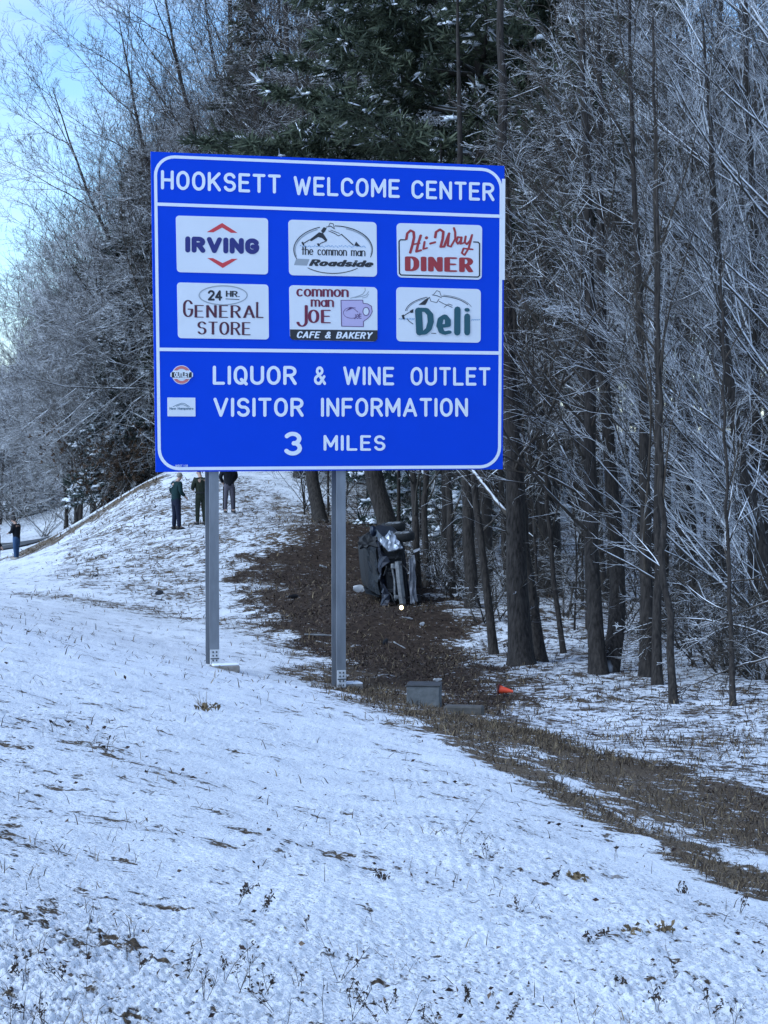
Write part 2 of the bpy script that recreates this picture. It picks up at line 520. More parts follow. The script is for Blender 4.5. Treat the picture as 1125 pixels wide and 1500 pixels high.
def MAT_ground():
    m = mat('snowy_ground', SNOW, .9, 0, .15)
    N, L, b = nodes(m)
    tc = N.new('ShaderNodeTexCoord')
    oc = tc.outputs['Object']
    bare, lit = attr(N, 'bare'), attr(N, 'litter')
    n1 = noise_node(N, L, 1.6, 3, .6, oc)
    n2 = noise_node(N, L, 7.0, 4, .65, oc)
    n3 = noise_node(N, L, 38.0, 3, .6, oc)
    s = math_node(N, L, 'ADD', math_node(N, L, 'MULTIPLY', n1.outputs['Fac'], .25), math_node(N, L, 'MULTIPLY', n2.outputs['Fac'], .50))
    s = math_node(N, L, 'ADD', s, math_node(N, L, 'MULTIPLY', n3.outputs['Fac'], .25))
    s = math_node(N, L, 'ADD', maprange(N, L, s, .39, .61, 0, 1), 0.0)
    # snow lies where the noise is above the bareness
    f = maprange(N, L, math_node(N, L, 'SUBTRACT', s, bare), -.05, .10)
    g = ramp(N, L, n3.outputs['Fac'], [(.3, (.045, .033, .023)), (.5, (.125, .09, .06)), (.7, (.25, .19, .125))])
    l = ramp(N, L, n2.outputs['Fac'], [(.32, (.026, .017, .013)), (.55, (.055, .036, .025)), (.72, (.092, .064, .045))])
    dirt = mixc(N, L, lit, g.outputs['Color'], l.outputs['Color'])
    sn = ramp(N, L, n1.outputs['Fac'], [(.3, (.74, .76, .80)), (.7, (.87, .88, .90))])
    n5 = noise_node(N, L, 75.0, 3, .6, oc)          # crumbs of grass and leaf showing through the thin snow
    crumbs = math_node(N, L, 'MULTIPLY', maprange(N, L, n5.outputs['Fac'], .55, .66), maprange(N, L, n2.outputs['Fac'], .42, .60, .15, .9))
    sn2 = mixc(N, L, crumbs, sn.outputs['Color'], (.22, .17, .12))
    L.new(mixc(N, L, f, dirt, sn2), b.inputs['Base Color'])
    n4 = noise_node(N, L, 34.0, 6, .65, oc)
    bp = N.new('ShaderNodeBump')
    bp.inputs['Strength'].default_value = .75
    bp.inputs['Distance'].default_value = .05
    hh = math_node(N, L, 'ADD', n4.outputs['Fac'], math_node(N, L, 'MULTIPLY', f, .5))
    L.new(hh, bp.inputs['Height'])
    L.new(bp.outputs['Normal'], b.inputs['Normal'])
    return m

# ================================================================ the road sign
SA = R(18.5)
S_T = np.array((math.cos(SA), math.sin(SA), 0))
S_N = np.array((math.sin(SA), -math.cos(SA), 0))
S_C = at(482, 457, 36.5)
def on_sign(px, py, off=0.0):
    v = ray(px, py)
    e = np.array((0, 0, EZ))
    t = np.dot(S_C - e, S_N) / np.dot(v, S_N)
    return e + v * t + S_N * off

def arc(cx, cy, rx, ry, a0, a1, n=10):
    return [(cx + rx * math.cos(R(a0 + (a1 - a0) * i / n)), cy + ry * math.sin(R(a0 + (a1 - a0) * i / n))) for i in range(n + 1)]
# single stroke letters: width, strokes (cap height 1)
def O_(w, r=.42):
    ry = min(r, .5)
    return [arc(w / 2, 1 - ry, w / 2, ry, 180, 0) + arc(w / 2, ry, w / 2, ry, 0, -180) + [(0, 1 - ry)]]
W6 = .5
GL = {
    'A': (.60, [[(0, 0), (.30, 1), (.60, 0)], [(.12, .3), (.48, .3)]]),
    'B': (.5, [[(0, 0), (0, 1)], [(0, 1), (.25, 1)] + arc(.25, .76, .22, .24, 90, -90) + [(0, .52)], [(0, .52), (.26, .52)] + arc(.26, .26, .24, .26, 90, -90) + [(0, 0)]]),
    'C': (.5, [arc(.26, .66, .26, .34, 25, 180) + arc(.26, .34, .26, .34, 180, 335)]),
    'D': (.5, [[(0, 0), (0, 1)], [(0, 1), (.2, 1)] + arc(.2, .6, .3, .4, 90, 0) + arc(.2, .4, .3, .4, 0, -90) + [(0, 0)]]),
    'E': (.44, [[(0, 0), (0, 1)], [(0, 1), (.44, 1)], [(0, .52), (.38, .52)], [(0, 0), (.44, 0)]]),
    'F': (.44, [[(0, 0), (0, 1)], [(0, 1), (.44, 1)], [(0, .52), (.38, .52)]]),
    'G': (.52, [arc(.26, .66, .26, .34, 25, 180) + arc(.26, .34, .26, .34, 180, 360), [(.52, .34), (.52, .46), (.3, .46)]]),
    'H': (.5, [[(0, 0), (0, 1)], [(.5, 0), (.5, 1)], [(0, .5), (.5, .5)]]),
    'I': (.0, [[(0, 0), (0, 1)]]),
    'J': (.4, [[(.4, 1), (.4, .25)] + arc(.2, .22, .2, .22, 0, -170)]),
    'K': (.52, [[(0, 0), (0, 1)], [(.5, 1), (0, .36)], [(.17, .58), (.52, 0)]]),
    'L': (.44, [[(0, 1), (0, 0)], [(0, 0), (.44, 0)]]),
    'M': (.64, [[(0, 0), (0, 1)], [(0, 1), (.32, .25), (.64, 1)], [(.64, 1), (.64, 0)]]),
    'N': (.52, [[(0, 0), (0, 1)], [(0, 1), (.52, 0)], [(.52, 0), (.52, 1)]]),
    'O': (.52, O_(.52)),
    'P': (.48, [[(0, 0), (0, 1)], [(0, 1), (.24, 1)] + arc(.24, .74, .24, .26, 90, -90) + [(0, .48)]]),
    'Q': (.52, O_(.52) + [[(.3, .24), (.54, -.04)]]),
    'R': (.5, [[(0, 0), (0, 1)], [(0, 1), (.25, 1)] + arc(.25, .75, .24, .25, 90, -90) + [(0, .5)], [(.25, .5), (.5, 0)]]),
    'S': (.48, [arc(.24, .75, .23, .25, 20, 250, 12) + arc(.24, .26, .24, .26, 70, -160, 12)]),
    'T': (.5, [[(.25, 0), (.25, 1)], [(0, 1), (.5, 1)]]),
    'U': (.52, [[(0, 1), (0, .34)] + arc(.26, .3, .26, .3, 180, 360) + [(.52, 1)]]),
    'V': (.58, [[(0, 1), (.29, 0), (.58, 1)]]),
    'W': (.76, [[(0, 1), (.19, 0), (.38, .85), (.57, 0), (.76, 1)]]),
    'Y': (.56, [[(0, 1), (.28, .48), (.56, 1)], [(.28, .48), (.28, 0)]]),
    '&': (.6, [[(.6, 0), (.2, .62)] + arc(.28, .8, .16, .2, 200, -40) + [(.12, .46)] + arc(.22, .24, .22, .24, 130, 290) + [(.56, .44)]]),
    '3': (.5, [arc(.22, .75, .26, .25, 150, -80, 12) + arc(.22, .26, .28, .27, 80, -150, 12)]),
    '2': (.46, [arc(.23, .73, .23, .27, 165, -25, 12) + [(0, 0), (.46, 0)]]),
    '4': (.5, [[(.36, 0), (.36, 1), (0, .28), (.5, .28)]]),
    '1': (.1, [[(0, .82), (.1, 1), (.1, 0)]]), '0': (.5, O_(.5)), '8': (.48, [arc(.24, .75, .2, .25, 0, 360, 14), arc(.24, .26, .24, .26, 0, 360, 14)]),
    '.': (.02, [[(0, .02), (.02, .02)]]), '-': (.3, [[(0, .4), (.3, .4)]]), ' ': (.35, []),
    'a': (.40, [[(.40, .66), (.40, 0)], arc(.2, .31, .2, .31, 20, 340, 14)]),
    'c': (.38, [arc(.2, .33, .2, .33, 45, 315, 12)]),
    'd': (.42, [[(.42, 1), (.42, 0)], arc(.21, .32, .21, .32, 20, 340, 14)]),
    'e': (.42, [[(.02, .34), (.42, .34)] + arc(.21, .33, .21, .33, 5, 315, 14)]),
    'h': (.40, [[(0, 1), (0, 0)], [(0, .4)] + arc(.2, .44, .2, .22, 170, 0, 8) + [(.4, 0)]]),
    'i': (.0, [[(0, .66), (0, 0)], [(0, .94), (0, .97)]]),
    'l': (.0, [[(0, 1), (0, 0)]]),
    'm': (.66, [[(0, .66), (0, 0)], [(0, .42)] + arc(.165, .46, .165, .2, 170, 0, 8) + [(.33, 0)], [(.33, .42)] + arc(.495, .46, .165, .2, 170, 0, 8) + [(.66, 0)]]),
    'n': (.40, [[(0, .66), (0, 0)], [(0, .4)] + arc(.2, .45, .2, .21, 170, 0, 8) + [(.4, 0)]]),
    'o': (.44, [arc(.22, .33, .22, .33, 0, 360, 16)]),
    'p': (.42, [[(0, .66), (0, -.3)], arc(.21, .33, .21, .33, 160, -160, 14)]),
    'r': (.26, [[(0, .66), (0, 0)], [(0, .38)] + arc(.2, .42, .2, .22, 170, 60, 6)]),
    's': (.34, [arc(.17, .49, .16, .17, 30, 250, 8) + arc(.17, .17, .17, .17, 70, -150, 8)]),
    't': (.28, [[(.12, .95), (.12, 0)], [(0, .66), (.28, .66)]]),
    'w': (.6, [[(0, .66), (.15, 0), (.3, .6), (.45, 0), (.6, .66)]]),
}
def hull(P):
    P = sorted(set((round(x, 5), round(y, 5)) for x, y in P))
    def half(Q):
        h = []
        for p in Q:
            while len(h) > 1 and (h[-1][0] - h[-2][0]) * (p[1] - h[-2][1]) - (h[-1][1] - h[-2][1]) * (p[0] - h[-2][0]) <= 0:
                h.pop()
            h.append(p)
        return h[:-1]
    return half(P) + half(P[::-1])
class SignInk:
    """flat vinyl shapes on the sign face, each a hair proud of the last"""
    def __init__(s, layer):
        s.v, s.f, s.off, s.i = [], [], layer, 0
    def poly(s, P):
        s.i += 1
        o = s.off + (s.i % 40) * .00012
        b = len(s.v)
        s.v += [tuple(on_sign(x, y, o)) for x, y in P]
        s.f.append(tuple(range(b, b + len(P))))
    def stroke(s, pts, pw, ph, nr=10):
        E = [(pw * math.cos(2 * math.pi * i / nr), ph * math.sin(2 * math.pi * i / nr)) for i in range(nr)]
        for a, b in zip(pts[:-1], pts[1:]):
            s.poly(hull([(a[0] + x, a[1] + y) for x, y in E] + [(b[0] + x, b[1] + y) for x, y in E]))
    def ring(s, c, rx, ry, w, a0=0, a1=360, n=40):
        s.stroke(arc(c[0], c[1], rx, ry, a0, a1, n), w, w, 8)
    def text(s, t, x0, y0, x1, y1, h0, h1=None, pen=.085, peny=None, gap=.24, slant=0, serif=0, square=False):
        h1 = h1 or h0
        peny = peny or pen
        tot, xs = 0, []
        for ch in t:
            w = GL[ch][0]
            xs.append(tot)
            tot += w + gap
        tot = tot - gap
        pad = pen
        full = tot + 2 * pad
        sc = (x1 - x0) / full
        def M(u, v):
            uu = (u + pad + slant * v) / full
            vv = peny + v * (1 - 2 * peny)
            h = h0 + (h1 - h0) * uu
            return (x0 + (x1 - x0) * uu, y0 + (y1 - y0) * uu - vv * h)
        hm = (h0 + h1) / 2
        for ch, ox in zip(t, xs):
            for st in GL[ch][1]:
                P = [M(ox + u, v) for u, v in st]
                s.stroke(P, pen * sc, peny * hm, 4 if square else 10)
                if serif:
                    for e, n in ((0, 1), (-1, -2)):
                        du, dv = st[e][0] - st[n][0], st[e][1] - st[n][1]
                        if abs(dv) > .8 * math.hypot(du, dv) and len(st) <= 4 and math.hypot(du, dv) > .1:
                            q = .03 * (1 if st[e][1] < .3 else -1)
                            s.stroke([M(ox + st[e][0] - serif, st[e][1] + q), M(ox + st[e][0] + serif, st[e][1] + q)], peny * hm * .5, peny * hm * .6, 6)
    def build(s, name, m, parent):
        return obj(name, s.v, s.f, m, parent)
def rrect(TL, TR, BR, BL, r, n=6):
    C = [np.array(c, float) for c in (TL, TR, BR, BL)]
    out = []
    for i in range(4):
        c, p, q = C[i], C[i - 1], C[(i + 1) % 4]
        a, b = (p - c) / np.linalg.norm(p - c), (q - c) / np.linalg.norm(q - c)
        for k in range(n + 1):
            t = k / n * math.pi / 2
            out.append(tuple(c + a * r * (1 - math.sin(t)) + b * r * (1 - math.cos(t))))
    return out
def sheeting(name, c, rough=.45):
    m = mottled(name, tuple(x * .95 for x in c), c, 2.2, rough, 0, 0, .12)
    return m

def build_sign():
    blue = sheeting('blue_sheeting', (.0005, .056, .60))
    white = sheeting('white_sheeting', (.80, .81, .84))
    plaque_w = sheeting('plaque_white', (.74, .75, .78))
    steel = mottled('galvanised_steel', (.16, .17, .185), (.25, .26, .28), 5, .5, .35, .1, .5, (1, 1, .25))
    plate = mottled('fuse_plate_steel', (.50, .50, .50), (.68, .68, .68), 9, .6, 0)
    bolt = mat('dark_bolt', (.06, .06, .065), .5, .6)
    navy = mat('ink_navy', (.018, .02, .16), .5)
    red = mat('ink_red', (.62, .045, .055), .5)
    red2 = mat('ink_deep_red', (.36, .028, .035), .5)
    black = mat('ink_black', (.02, .02, .025), .5)
    maroon = mat('ink_maroon', (.085, .012, .03), .5)
    wine = mat('ink_wine', (.17, .012, .04), .5)
    grey = mat('ink_grey', (.33, .35, .37), .5)
    teal = mat('ink_teal', (.012, .085, .11), .5)
    lav = mat('ink_lavender', (.50, .42, .62), .5)
    paleb = mat('ink_pale_blue', (.25, .40, .58), .5)
    pink = mat('ink_pink', (.62, .17, .17), .5)
    gp = on_sign(405, 980)
    sg = thing('highway_sign', 'tall blue highway guide sign with white lettering and six logo plaques on two steel posts', 'road sign', (gp[0], gp[1], G1(gp[0], gp[1])))
    # sheet aluminium panel, 30 mm deep
    C = [(221, 222), (739, 243), (736.5, 687.5), (228.5, 691.5)]
    m = MB()
    fr = [on_sign(*c) for c in C]
    bk = [p - S_N * .03 for p in fr]
    m.add(fr + bk, [(3, 2, 1, 0), (4, 5, 6, 7), (0, 1, 5, 4), (1, 2, 6, 5), (2, 3, 7, 6), (3, 0, 4, 7)])
    m.build('panel', blue, sg)
    # white border line and the two dividers
    ink = SignInk(.003)
    path = rrect((225, 226.5), (736.5, 247), (733.6, 686), (231.2, 689), 31, 8)
    pin = rrect((229.6, 231), (732, 251.4), (729.2, 681.4), (235.8, 684.4), 26.5, 8)
    n = len(path)
    for i in range(n):
        j = (i + 1) % n
        ink.poly([path[i], path[j], pin[j], pin[i]])
    ink.poly([(735.2, 262), (740, 262), (739.2, 410), (734.4, 410)])
    ink.build('border', white, sg)
    ink = SignInk(.009)
    ink.poly([(226, 296.5), (735, 314.5), (735, 319.3), (226, 301.3)])
    ink.poly([(229, 509.2), (733, 514.6), (733, 519.6), (229, 514.2)])
    ink.build('divider_line', white, sg)
    L = [('HOOKSETT', 235.6, 277.4, 411.2, 283.8, 28.4, 27.8), ('WELCOME', 430, 285.8, 585.5, 290.2, 28, 27.6), ('CENTER', 602.5, 291, 724.2, 294.8, 27.4, 26.8),
         ('LIQUOR', 311.5, 563.6, 434.5, 564, 28, 28), ('&', 459.6, 564, 477.4, 564, 27.4, 27.4), ('WINE', 502.6, 564, 577.2, 564.6, 27.4, 27.2), ('OUTLET', 601.2, 564.8, 718.2, 565, 27.4, 27),
         ('VISITOR', 312.5, 610.6, 444.7, 610.6, 28, 28), ('INFORMATION', 470, 610.6, 685.2, 610.6, 28, 27.6), ('3', 417, 667, 442.2, 667, 34.6, 34.6), ('MILES', 473.8, 660.2, 564.4, 660.4, 23, 22.8)]
    for t, x0, y0, x1, y1, h0, h1 in L:
        ink = SignInk(.006)
        g = .29 if t != 'MILES' else .32
        ink.text(t, x0, y0, x1, y1, h0, h1, pen=.081 if t != '3' else .088, gap=g)
        tag(ink.build('lettering', white, sg), 'white lettering reading ' + (t if t != '&' else 'an ampersand'))
    ink = SignInk(.006)
    ink.text('NHDOT 1-08', 257, 684, 275, 684, 3.4, pen=.07)
    ink.build('date_marking', white, sg)
    # ---------------- logo plaques
    def plaque(TL, TR, BR, BL, r, lab):
        P = rrect(TL, TR, BR, BL, r, 5)
        v = [on_sign(x, y, .012) for x, y in P] + [on_sign(x, y, .002) for x, y in P]
        k = len(P)
        f = [tuple(range(k))[::-1]] + [(i, (i + 1) % k, k + (i + 1) % k, k + i) for i in range(k)]
        o = obj('logo_plaque', v, f, plaque_w, sg)
        o['label'] = lab
        return o
    def zf(x0, y0, s):
        return lambda *q: [(x0 + q[i] / s, y0 + q[i + 1] / s) for i in range(0, len(q), 2)]
    LY = .015
    # IRVING
    z = zf(210, 210, 4.018)
    p = plaque(*z(190, 425), *z(733, 441), *z(733, 772), *z(197, 758), 5, 'white plaque reading IRVING between two red chevrons')
    ink = SignInk(LY); ink.text('IRVING', 271, 370, 379.5, 372.6, 24, 23, pen=.145, gap=.36)
    ink.build('lettering', navy, p)
    ink = SignInk(LY)
    ink.poly(z(372, 523, 462, 469, 462, 496, 411, 524)); ink.poly(z(462, 469, 553, 527, 514, 527, 462, 496))
    ink.build('chevron', red, p)
    ink = SignInk(LY)
    ink.poly(z(374, 675, 409, 676, 465, 705, 466, 734)); ink.poly(z(465, 705, 519, 680, 554, 680, 466, 734))
    ink.build('chevron', red, p)
    # General store
    z = zf(210, 400, 4.018)
    p = plaque(*z(197, 55), *z(735, 68), *z(738, 391), *z(203, 383), 5, 'white plaque reading 24 HR. GENERAL STORE')
    ink = SignInk(LY); c = z(468, 131)[0]; ink.ring(c, 35.2, 13.8, .75)
    ink.build('oval_outline', grey, p)
    ink = SignInk(LY)
    a = z(378, 162, 463, 164); ink.text('24', *a[0], *a[1], 15.5, pen=.1, gap=.22)
    a = z(484, 140, 566, 142); ink.text('HR.', *a[0], *a[1], 9, pen=.1, peny=.07, gap=.24, serif=.09)
    ink.stroke(z(484, 152, 562, 156), .5, .5)
    ink.build('lettering', black, p)
    ink = SignInk(LY)
    a = z(232, 258, 292, 260); ink.text('G', *a[0], *a[1], 25, pen=.085, peny=.03)
    a = z(300, 262, 655, 265); ink.text('ENERA', *a[0], *a[1], 18.4, pen=.085, peny=.035, gap=.32, serif=.1)
    a = z(662, 264, 706, 265); ink.text('L', *a[0], *a[1], 23.4, pen=.085, peny=.035, serif=.1)
    a = z(316, 361, 630, 366); ink.text('STORE', *a[0], *a[1], 19, pen=.085, peny=.035, gap=.28, serif=.1)
    ink.build('lettering', maroon, p)
    # the common man roadside
    z = zf(410, 310, 7.03)
    p = plaque(*z(85, 83), *z(993, 109), *z(998, 671), *z(93, 655), 6, 'white plaque with a bending man in an oval, reading the common man Roadside')
    c = z(545, 392)[0]
    ink = SignInk(LY)
    ink.ring(c, 57.6, 34.8, .62, 158, 250, 24); ink.ring(c, 57.6, 34.8, .62, 273, 378, 26); ink.ring(c, 57.6, 34.8, .55, 52, 130, 20)
    a = z(220, 445, 878, 462); ink.text('the common man', *a[0], *a[1], 12.6, pen=.075, peny=.04, gap=.17, serif=.07)
    a = z(296, 560, 948, 574); ink.text('Roadside', *a[0], *a[1], 10, pen=.15, peny=.1, gap=.3, slant=.25)
    ink.poly(z(300, 292, 400, 213, 442, 224, 486, 292, 474, 312, 430, 272, 392, 262, 320, 306))
    ink.poly(z(440, 226, 420, 200, 448, 160, 480, 172, 462, 205))
    ink.stroke(z(300, 292, 238, 330), .7, .7); ink.poly(z(218, 318, 236, 310, 250, 348, 236, 352))
    ink.stroke(z(470, 305, 420, 325, 396, 345), .6, .6); ink.poly(z(376, 330, 398, 326, 410, 356, 392, 358))
    ink.stroke(z(475, 160, 520, 150, 560, 178), .7, .5); ink.stroke(z(500, 150, 512, 120, 545, 125, 556, 165), .45, .45)
    ink.stroke(z(500, 200, 560, 225, 600, 250, 632, 235), .5, .5); ink.stroke(z(520, 190, 610, 225), .4, .4)
    ink.stroke(z(632, 235, 752, 345), .7, .7); ink.poly(z(762, 350, 782, 310, 828, 362))
    ink.build('emblem', black, p)
    ink = SignInk(LY - .002)
    ink.poly(z(165, 485, 304, 490, 276, 557, 143, 551))
    c2 = z(548, 398)[0]; ink.ring(c2, 56, 33.4, .8, 165, 245, 20); ink.ring(c2, 56, 33.4, .8, 290, 370, 20)
    ink.build('grey_bar', grey, p)
    ink = SignInk(LY - .001)
    for i in range(34):
        x = 205 + i * 20
        ink.stroke(z(x, 352 + (i * 7 % 5) * 3, x + 12, 346 + (i * 11 % 7) * 4), .45, .55, 6)
    ink.build('grass_mark', paleb, p)
    # common man joe
    p = plaque(*z(93, 757), *z(1000, 779), *z(1003, 1338), *z(103, 1320), 6, 'white plaque with a lavender mug, reading common man JOE CAFE & BAKERY')
    ink = SignInk(LY)
    a = z(166, 874, 706, 882); ink.text('common', *a[0], *a[1], 16.5, pen=.09, peny=.045, gap=.2, serif=.09)
    a = z(314, 980, 554, 984); ink.text('man', *a[0], *a[1], 15.6, pen=.085, peny=.045, gap=.18, serif=.09)
    a = z(166, 1186, 284, 1188); ink.text('J', *a[0], *a[1], 32, pen=.075, peny=.03, serif=.12)
    a = z(286, 1147, 522, 1150); ink.text('OE', *a[0], *a[1], 19.6, pen=.1, peny=.04, gap=.3, serif=.08)
    ink.build('lettering', wine, p)
    ink = SignInk(.0135)
    ink.poly(z(101, 1213, 1003, 1222, 1003, 1310, 980, 1336, 125, 1320, 103, 1300))
    ink.build('black_band', black, p)
    ink = SignInk(.019)
    a = z(166, 1302, 938, 1312); ink.text('CAFE & BAKERY', *a[0], *a[1], 10, pen=.12, peny=.085, gap=.32, slant=.22)
    ink.build('lettering', white, p)
    ink = SignInk(.0135)
    mug = z(626, 913, 850, 911, 855, 945, 900, 950, 940, 975, 948, 1030, 930, 1070, 905, 1097, 857, 1132, 857, 1186, 632, 1180)
    ink.poly(mug)
    ink.build('mug', lav, p)
    ink = SignInk(.016)
    ink.stroke(mug + mug[:1], .5, .5, 6); c = z(884, 1028)[0]; ink.ring(c, 4.6, 6, .5, 0, 360, 20)
    c = z(735, 1042)[0]; ink.ring(c, 12, 8, .3, 0, 300, 20)
    a = z(757, 1106, 838, 1102); ink.text('JOE', *a[0], *a[1], 7, pen=.06, gap=.25)
    ink.poly(z(672, 1030, 720, 985, 742, 1000, 700, 1015)); ink.stroke(z(720, 985, 760, 1000, 800, 1035), .4, .4, 6)
    ink.build('mug_outline', mat('ink_plum', (.10, .04, .13), .5), p)
    ink = SignInk(.016); c = z(882, 1028)[0]
    ink.poly(arc(c[0], c[1], 4, 5.4, 0, 345, 20))
    ink.build('handle_gap', plaque_w, p)
    ink = SignInk(LY)
    ink.stroke(z(725, 892, 800, 872, 850, 850, 876, 815, 874, 788), .5, .5); ink.stroke(z(770, 885, 850, 872, 890, 855, 910, 825), .5, .5); ink.stroke(z(845, 890, 890, 880, 912, 850), .4, .4)
    ink.build('steam_mark', grey, p)
    # Hi-Way DINER
    z = zf(570, 310, 7.5)
    p = plaque(*z(80, 126), *z(1020, 150), *z(1014, 749), *z(90, 722), 6, 'white plaque reading Hi-Way DINER in red script and capitals')
    ink = SignInk(LY)
    ink.stroke(z(176, 311, 122, 310, 106, 328, 110, 678, 128, 697, 972, 719, 990, 703, 990, 352, 972, 336, 926, 334), .95, .95)
    ink.build('frame_line', black, p)
    ink = SignInk(LY)
    a = z(170, 653, 922, 668); ink.text('DINER', *a[0], *a[1], 21.6, pen=.165, peny=.06, gap=.42, square=False)
    st = [z(186, 302, 196, 240, 232, 207, 266, 225, 270, 285, 252, 370, 228, 452), z(344, 262, 318, 345, 296, 440, 345, 425), z(252, 362, 330, 348), z(386, 332, 372, 412, 412, 400),
          z(502, 284, 512, 225, 555, 197, 592, 222, 585, 300, 562, 388, 600, 385, 655, 240), z(655, 240, 640, 375, 675, 385, 722, 300, 722, 230, 708, 180),
          z(790, 285, 750, 280, 735, 330, 750, 355, 782, 320, 792, 282), z(792, 282, 780, 355, 822, 342), z(838, 272, 828, 335, 850, 360, 885, 320, 908, 256), z(908, 256, 872, 400, 825, 478, 795, 455, 815, 405, 912, 415)]
    for i, s_ in enumerate(st):
        w = 2.1 if i in (0, 1, 4) else 1.7
        ink.stroke(s_, w * .95, w * .7, 8)
    ink.stroke(z(405, 290, 409, 286), 2.2, 2.1); ink.stroke(z(446, 352, 504, 337), 1.2, 1.5)
    ink.build('lettering', red2, p)
    # Deli
    p = plaque(*z(77, 829), *z(1005, 852), *z(1003, 1441), *z(80, 1425), 6, 'white plaque reading Deli in teal below a bending man in an oval')
    c = z(540, 1115)[0]
    ink = SignInk(LY)
    ink.ring(c, 49, 24.8, .5, 188, 250, 20); ink.ring(c, 49, 24.8, .5, 275, 330, 18); ink.ring(c, 47, 23.2, .28, 188, 245, 18); ink.ring(c, 51, 26.6, .28, 278, 340, 18); ink.ring(c, 49, 24.8, .5, 140, 160, 8)
    ink.stroke(z(470, 915, 525, 925, 570, 945), .6, .5); ink.stroke(z(485, 912, 520, 868, 552, 880, 566, 925), .4, .4)
    ink.poly(z(318, 1025, 400, 960, 440, 940, 410, 1000, 395, 1025)); ink.stroke(z(440, 940, 455, 985, 520, 1000, 545, 960), .4, .4)
    ink.stroke(z(545, 985, 600, 1015, 640, 1030, 690, 1052), .45, .45); ink.stroke(z(600, 1052, 650, 1015, 690, 1030), .4, .4)
    ink.stroke(z(262, 1080, 165, 1140), .6, .6); ink.poly(z(132, 1140, 158, 1130, 170, 1180, 148, 1185)); ink.poly(z(225, 1090, 262, 1070, 262, 1110, 232, 1115))
    ink.stroke(z(462, 1336, 510, 1338), .5, .5)
    ink.build('emblem', black, p)
    ink = SignInk(LY - .0012)
    for x in range(105, 280, 20):
        ink.stroke(z(x, 1180 + x % 13, x + 14, 1172), .45, .8, 6)
    for x in range(900, 985, 20):
        ink.stroke(z(x, 1190 + x % 7, x + 14, 1184), .4, .6, 6)
    ink.build('grass_mark', paleb, p)
    big = [(z(318, 1085, 330, 1330), 5.2, 4.2), (z(318, 1078, 400, 1080, 446, 1130, 452, 1210, 430, 1290, 385, 1330, 330, 1332), 4.6, 3.0), (z(745, 1075, 742, 1330), 4.7, 4.4), (z(852, 1150, 852, 1330), 4.4, 4.2), (z(850, 1076, 852, 1084), 3.9, 2.4),
           (z(545, 1262, 640, 1250, 640, 1190, 605, 1150, 560, 1180, 545, 1250, 570, 1320, 610, 1335, 650, 1325), 4.4, 2.7)]
    for lay, grow, mm, nm in ((LY + .004, .9, plaque_w, 'letter_outline'), (LY + .0095, 0, teal, 'lettering')):
        ink = SignInk(lay)
        for s_, a, b in big:
            ink.stroke(s_, a + grow, b + grow, 8 if nm == 'lettering' else 10)
        ink.build(nm, mm, p)
    # outlet emblem
    z = zf(230, 520, 8.333)
    cx, cy = z(298, 242)[0]
    P = arc(cx, cy, 13.9, 13.9, 0, 350, 35)
    v = [on_sign(x, y, .009) for x, y in P] + [on_sign(x, y, .002) for x, y in P]; k = len(P)
    p = obj('emblem_plate', v, [tuple(range(k))[::-1]] + [(i, (i + 1) % k, k + (i + 1) % k, k + i) for i in range(k)], white, sg)
    p['label'] = 'round red ringed emblem with a black band reading OUTLET'
    ink = SignInk(.012); ink.ring((cx, cy), 11, 11, 2.0, 0, 360, 36); ink.build('red_ring', pink, p)
    ink = SignInk(.018); ink.poly(z(160, 222, 200, 190, 400, 190, 436, 222, 436, 262, 400, 292, 200, 292, 160, 262)); ink.build('band_edge', white, p)
    ink = SignInk(.0205); ink.poly(z(176, 210, 420, 210, 420, 276, 176, 276)); ink.build('band', black, p)
    ink = SignInk(.023); a = z(206, 274, 394, 274); ink.text('OUTLET', *a[0], *a[1], 7.6, pen=.11, gap=.22); ink.build('lettering', white, p)
    p = plaque(*z(125, 519), *z(466, 521), *z(468, 750), *z(127, 749), .8, 'small white plaque with a mountain outline reading New Hampshire')
    ink = SignInk(LY)
    ink.stroke(z(195, 630, 260, 600, 300, 588, 335, 594, 392, 630), .4, .4, 6); ink.stroke(z(235, 626, 280, 606, 320, 608, 370, 628), .5, .4, 6)
    a = z(150, 668, 442, 668); ink.text('New Hampshire', *a[0], *a[1], 3.6, pen=.09, gap=.2)
    ink.build('lettering', mat('ink_slate', (.12, .19, .24), .5), p)
    # ---------------- posts: wide-flange steel with slotted fuse plates near the ground
    for k, (px, py) in enumerate(((314, 972), (501, 1003))):
        v = ray(px, py)
        top = on_sign(px, 460, -.05)
        g = np.array((top[0], top[1], 0.0))
        g0 = G1(g[0], g[1])
        zb, zt = g0 - .35, top[2] + 2.2
        m = MB()
        fw, dp, tf, tw = .080, .30, .016, .012
        az = np.array((0, 0, 1.))
        m.frame_box(g, S_T, -S_N, az, -fw, fw, 0, tf, zb, zt, .002)
        m.frame_box(g, S_T, -S_N, az, -fw, fw, dp - tf, dp, zb, zt, .002)
        m.frame_box(g, S_T, -S_N, az, -tw / 2, tw / 2, tf, dp - tf, zb, zt)
        po = m.build('post', steel, sg)
        zc = at(px, py - 10, np.linalg.norm(g[:2]))[2]
        m = MB()
        m.frame_box(g, S_T, S_N, az, -fw * .96, fw * .96, .002, .014, zc - .16, zc + .13, .003)
        m.build('fuse_plate', plate, po)
        m = MB()
        for bx in (-.03, .03):
            for bz in (-.12, -.05, .03, .09):
                m.frame_box(g + np.array((0, 0, zc + bz)), S_T, S_N, az, bx - .011, bx + .011, .016, .028, -.014, .014, .003)
        m.frame_box(g + np.array((0, 0, zc - .02)), S_T, S_N, az, -fw * .9, fw * .9, .015, .019, -.008, .008)
        m.build('bolts', bolt, po)
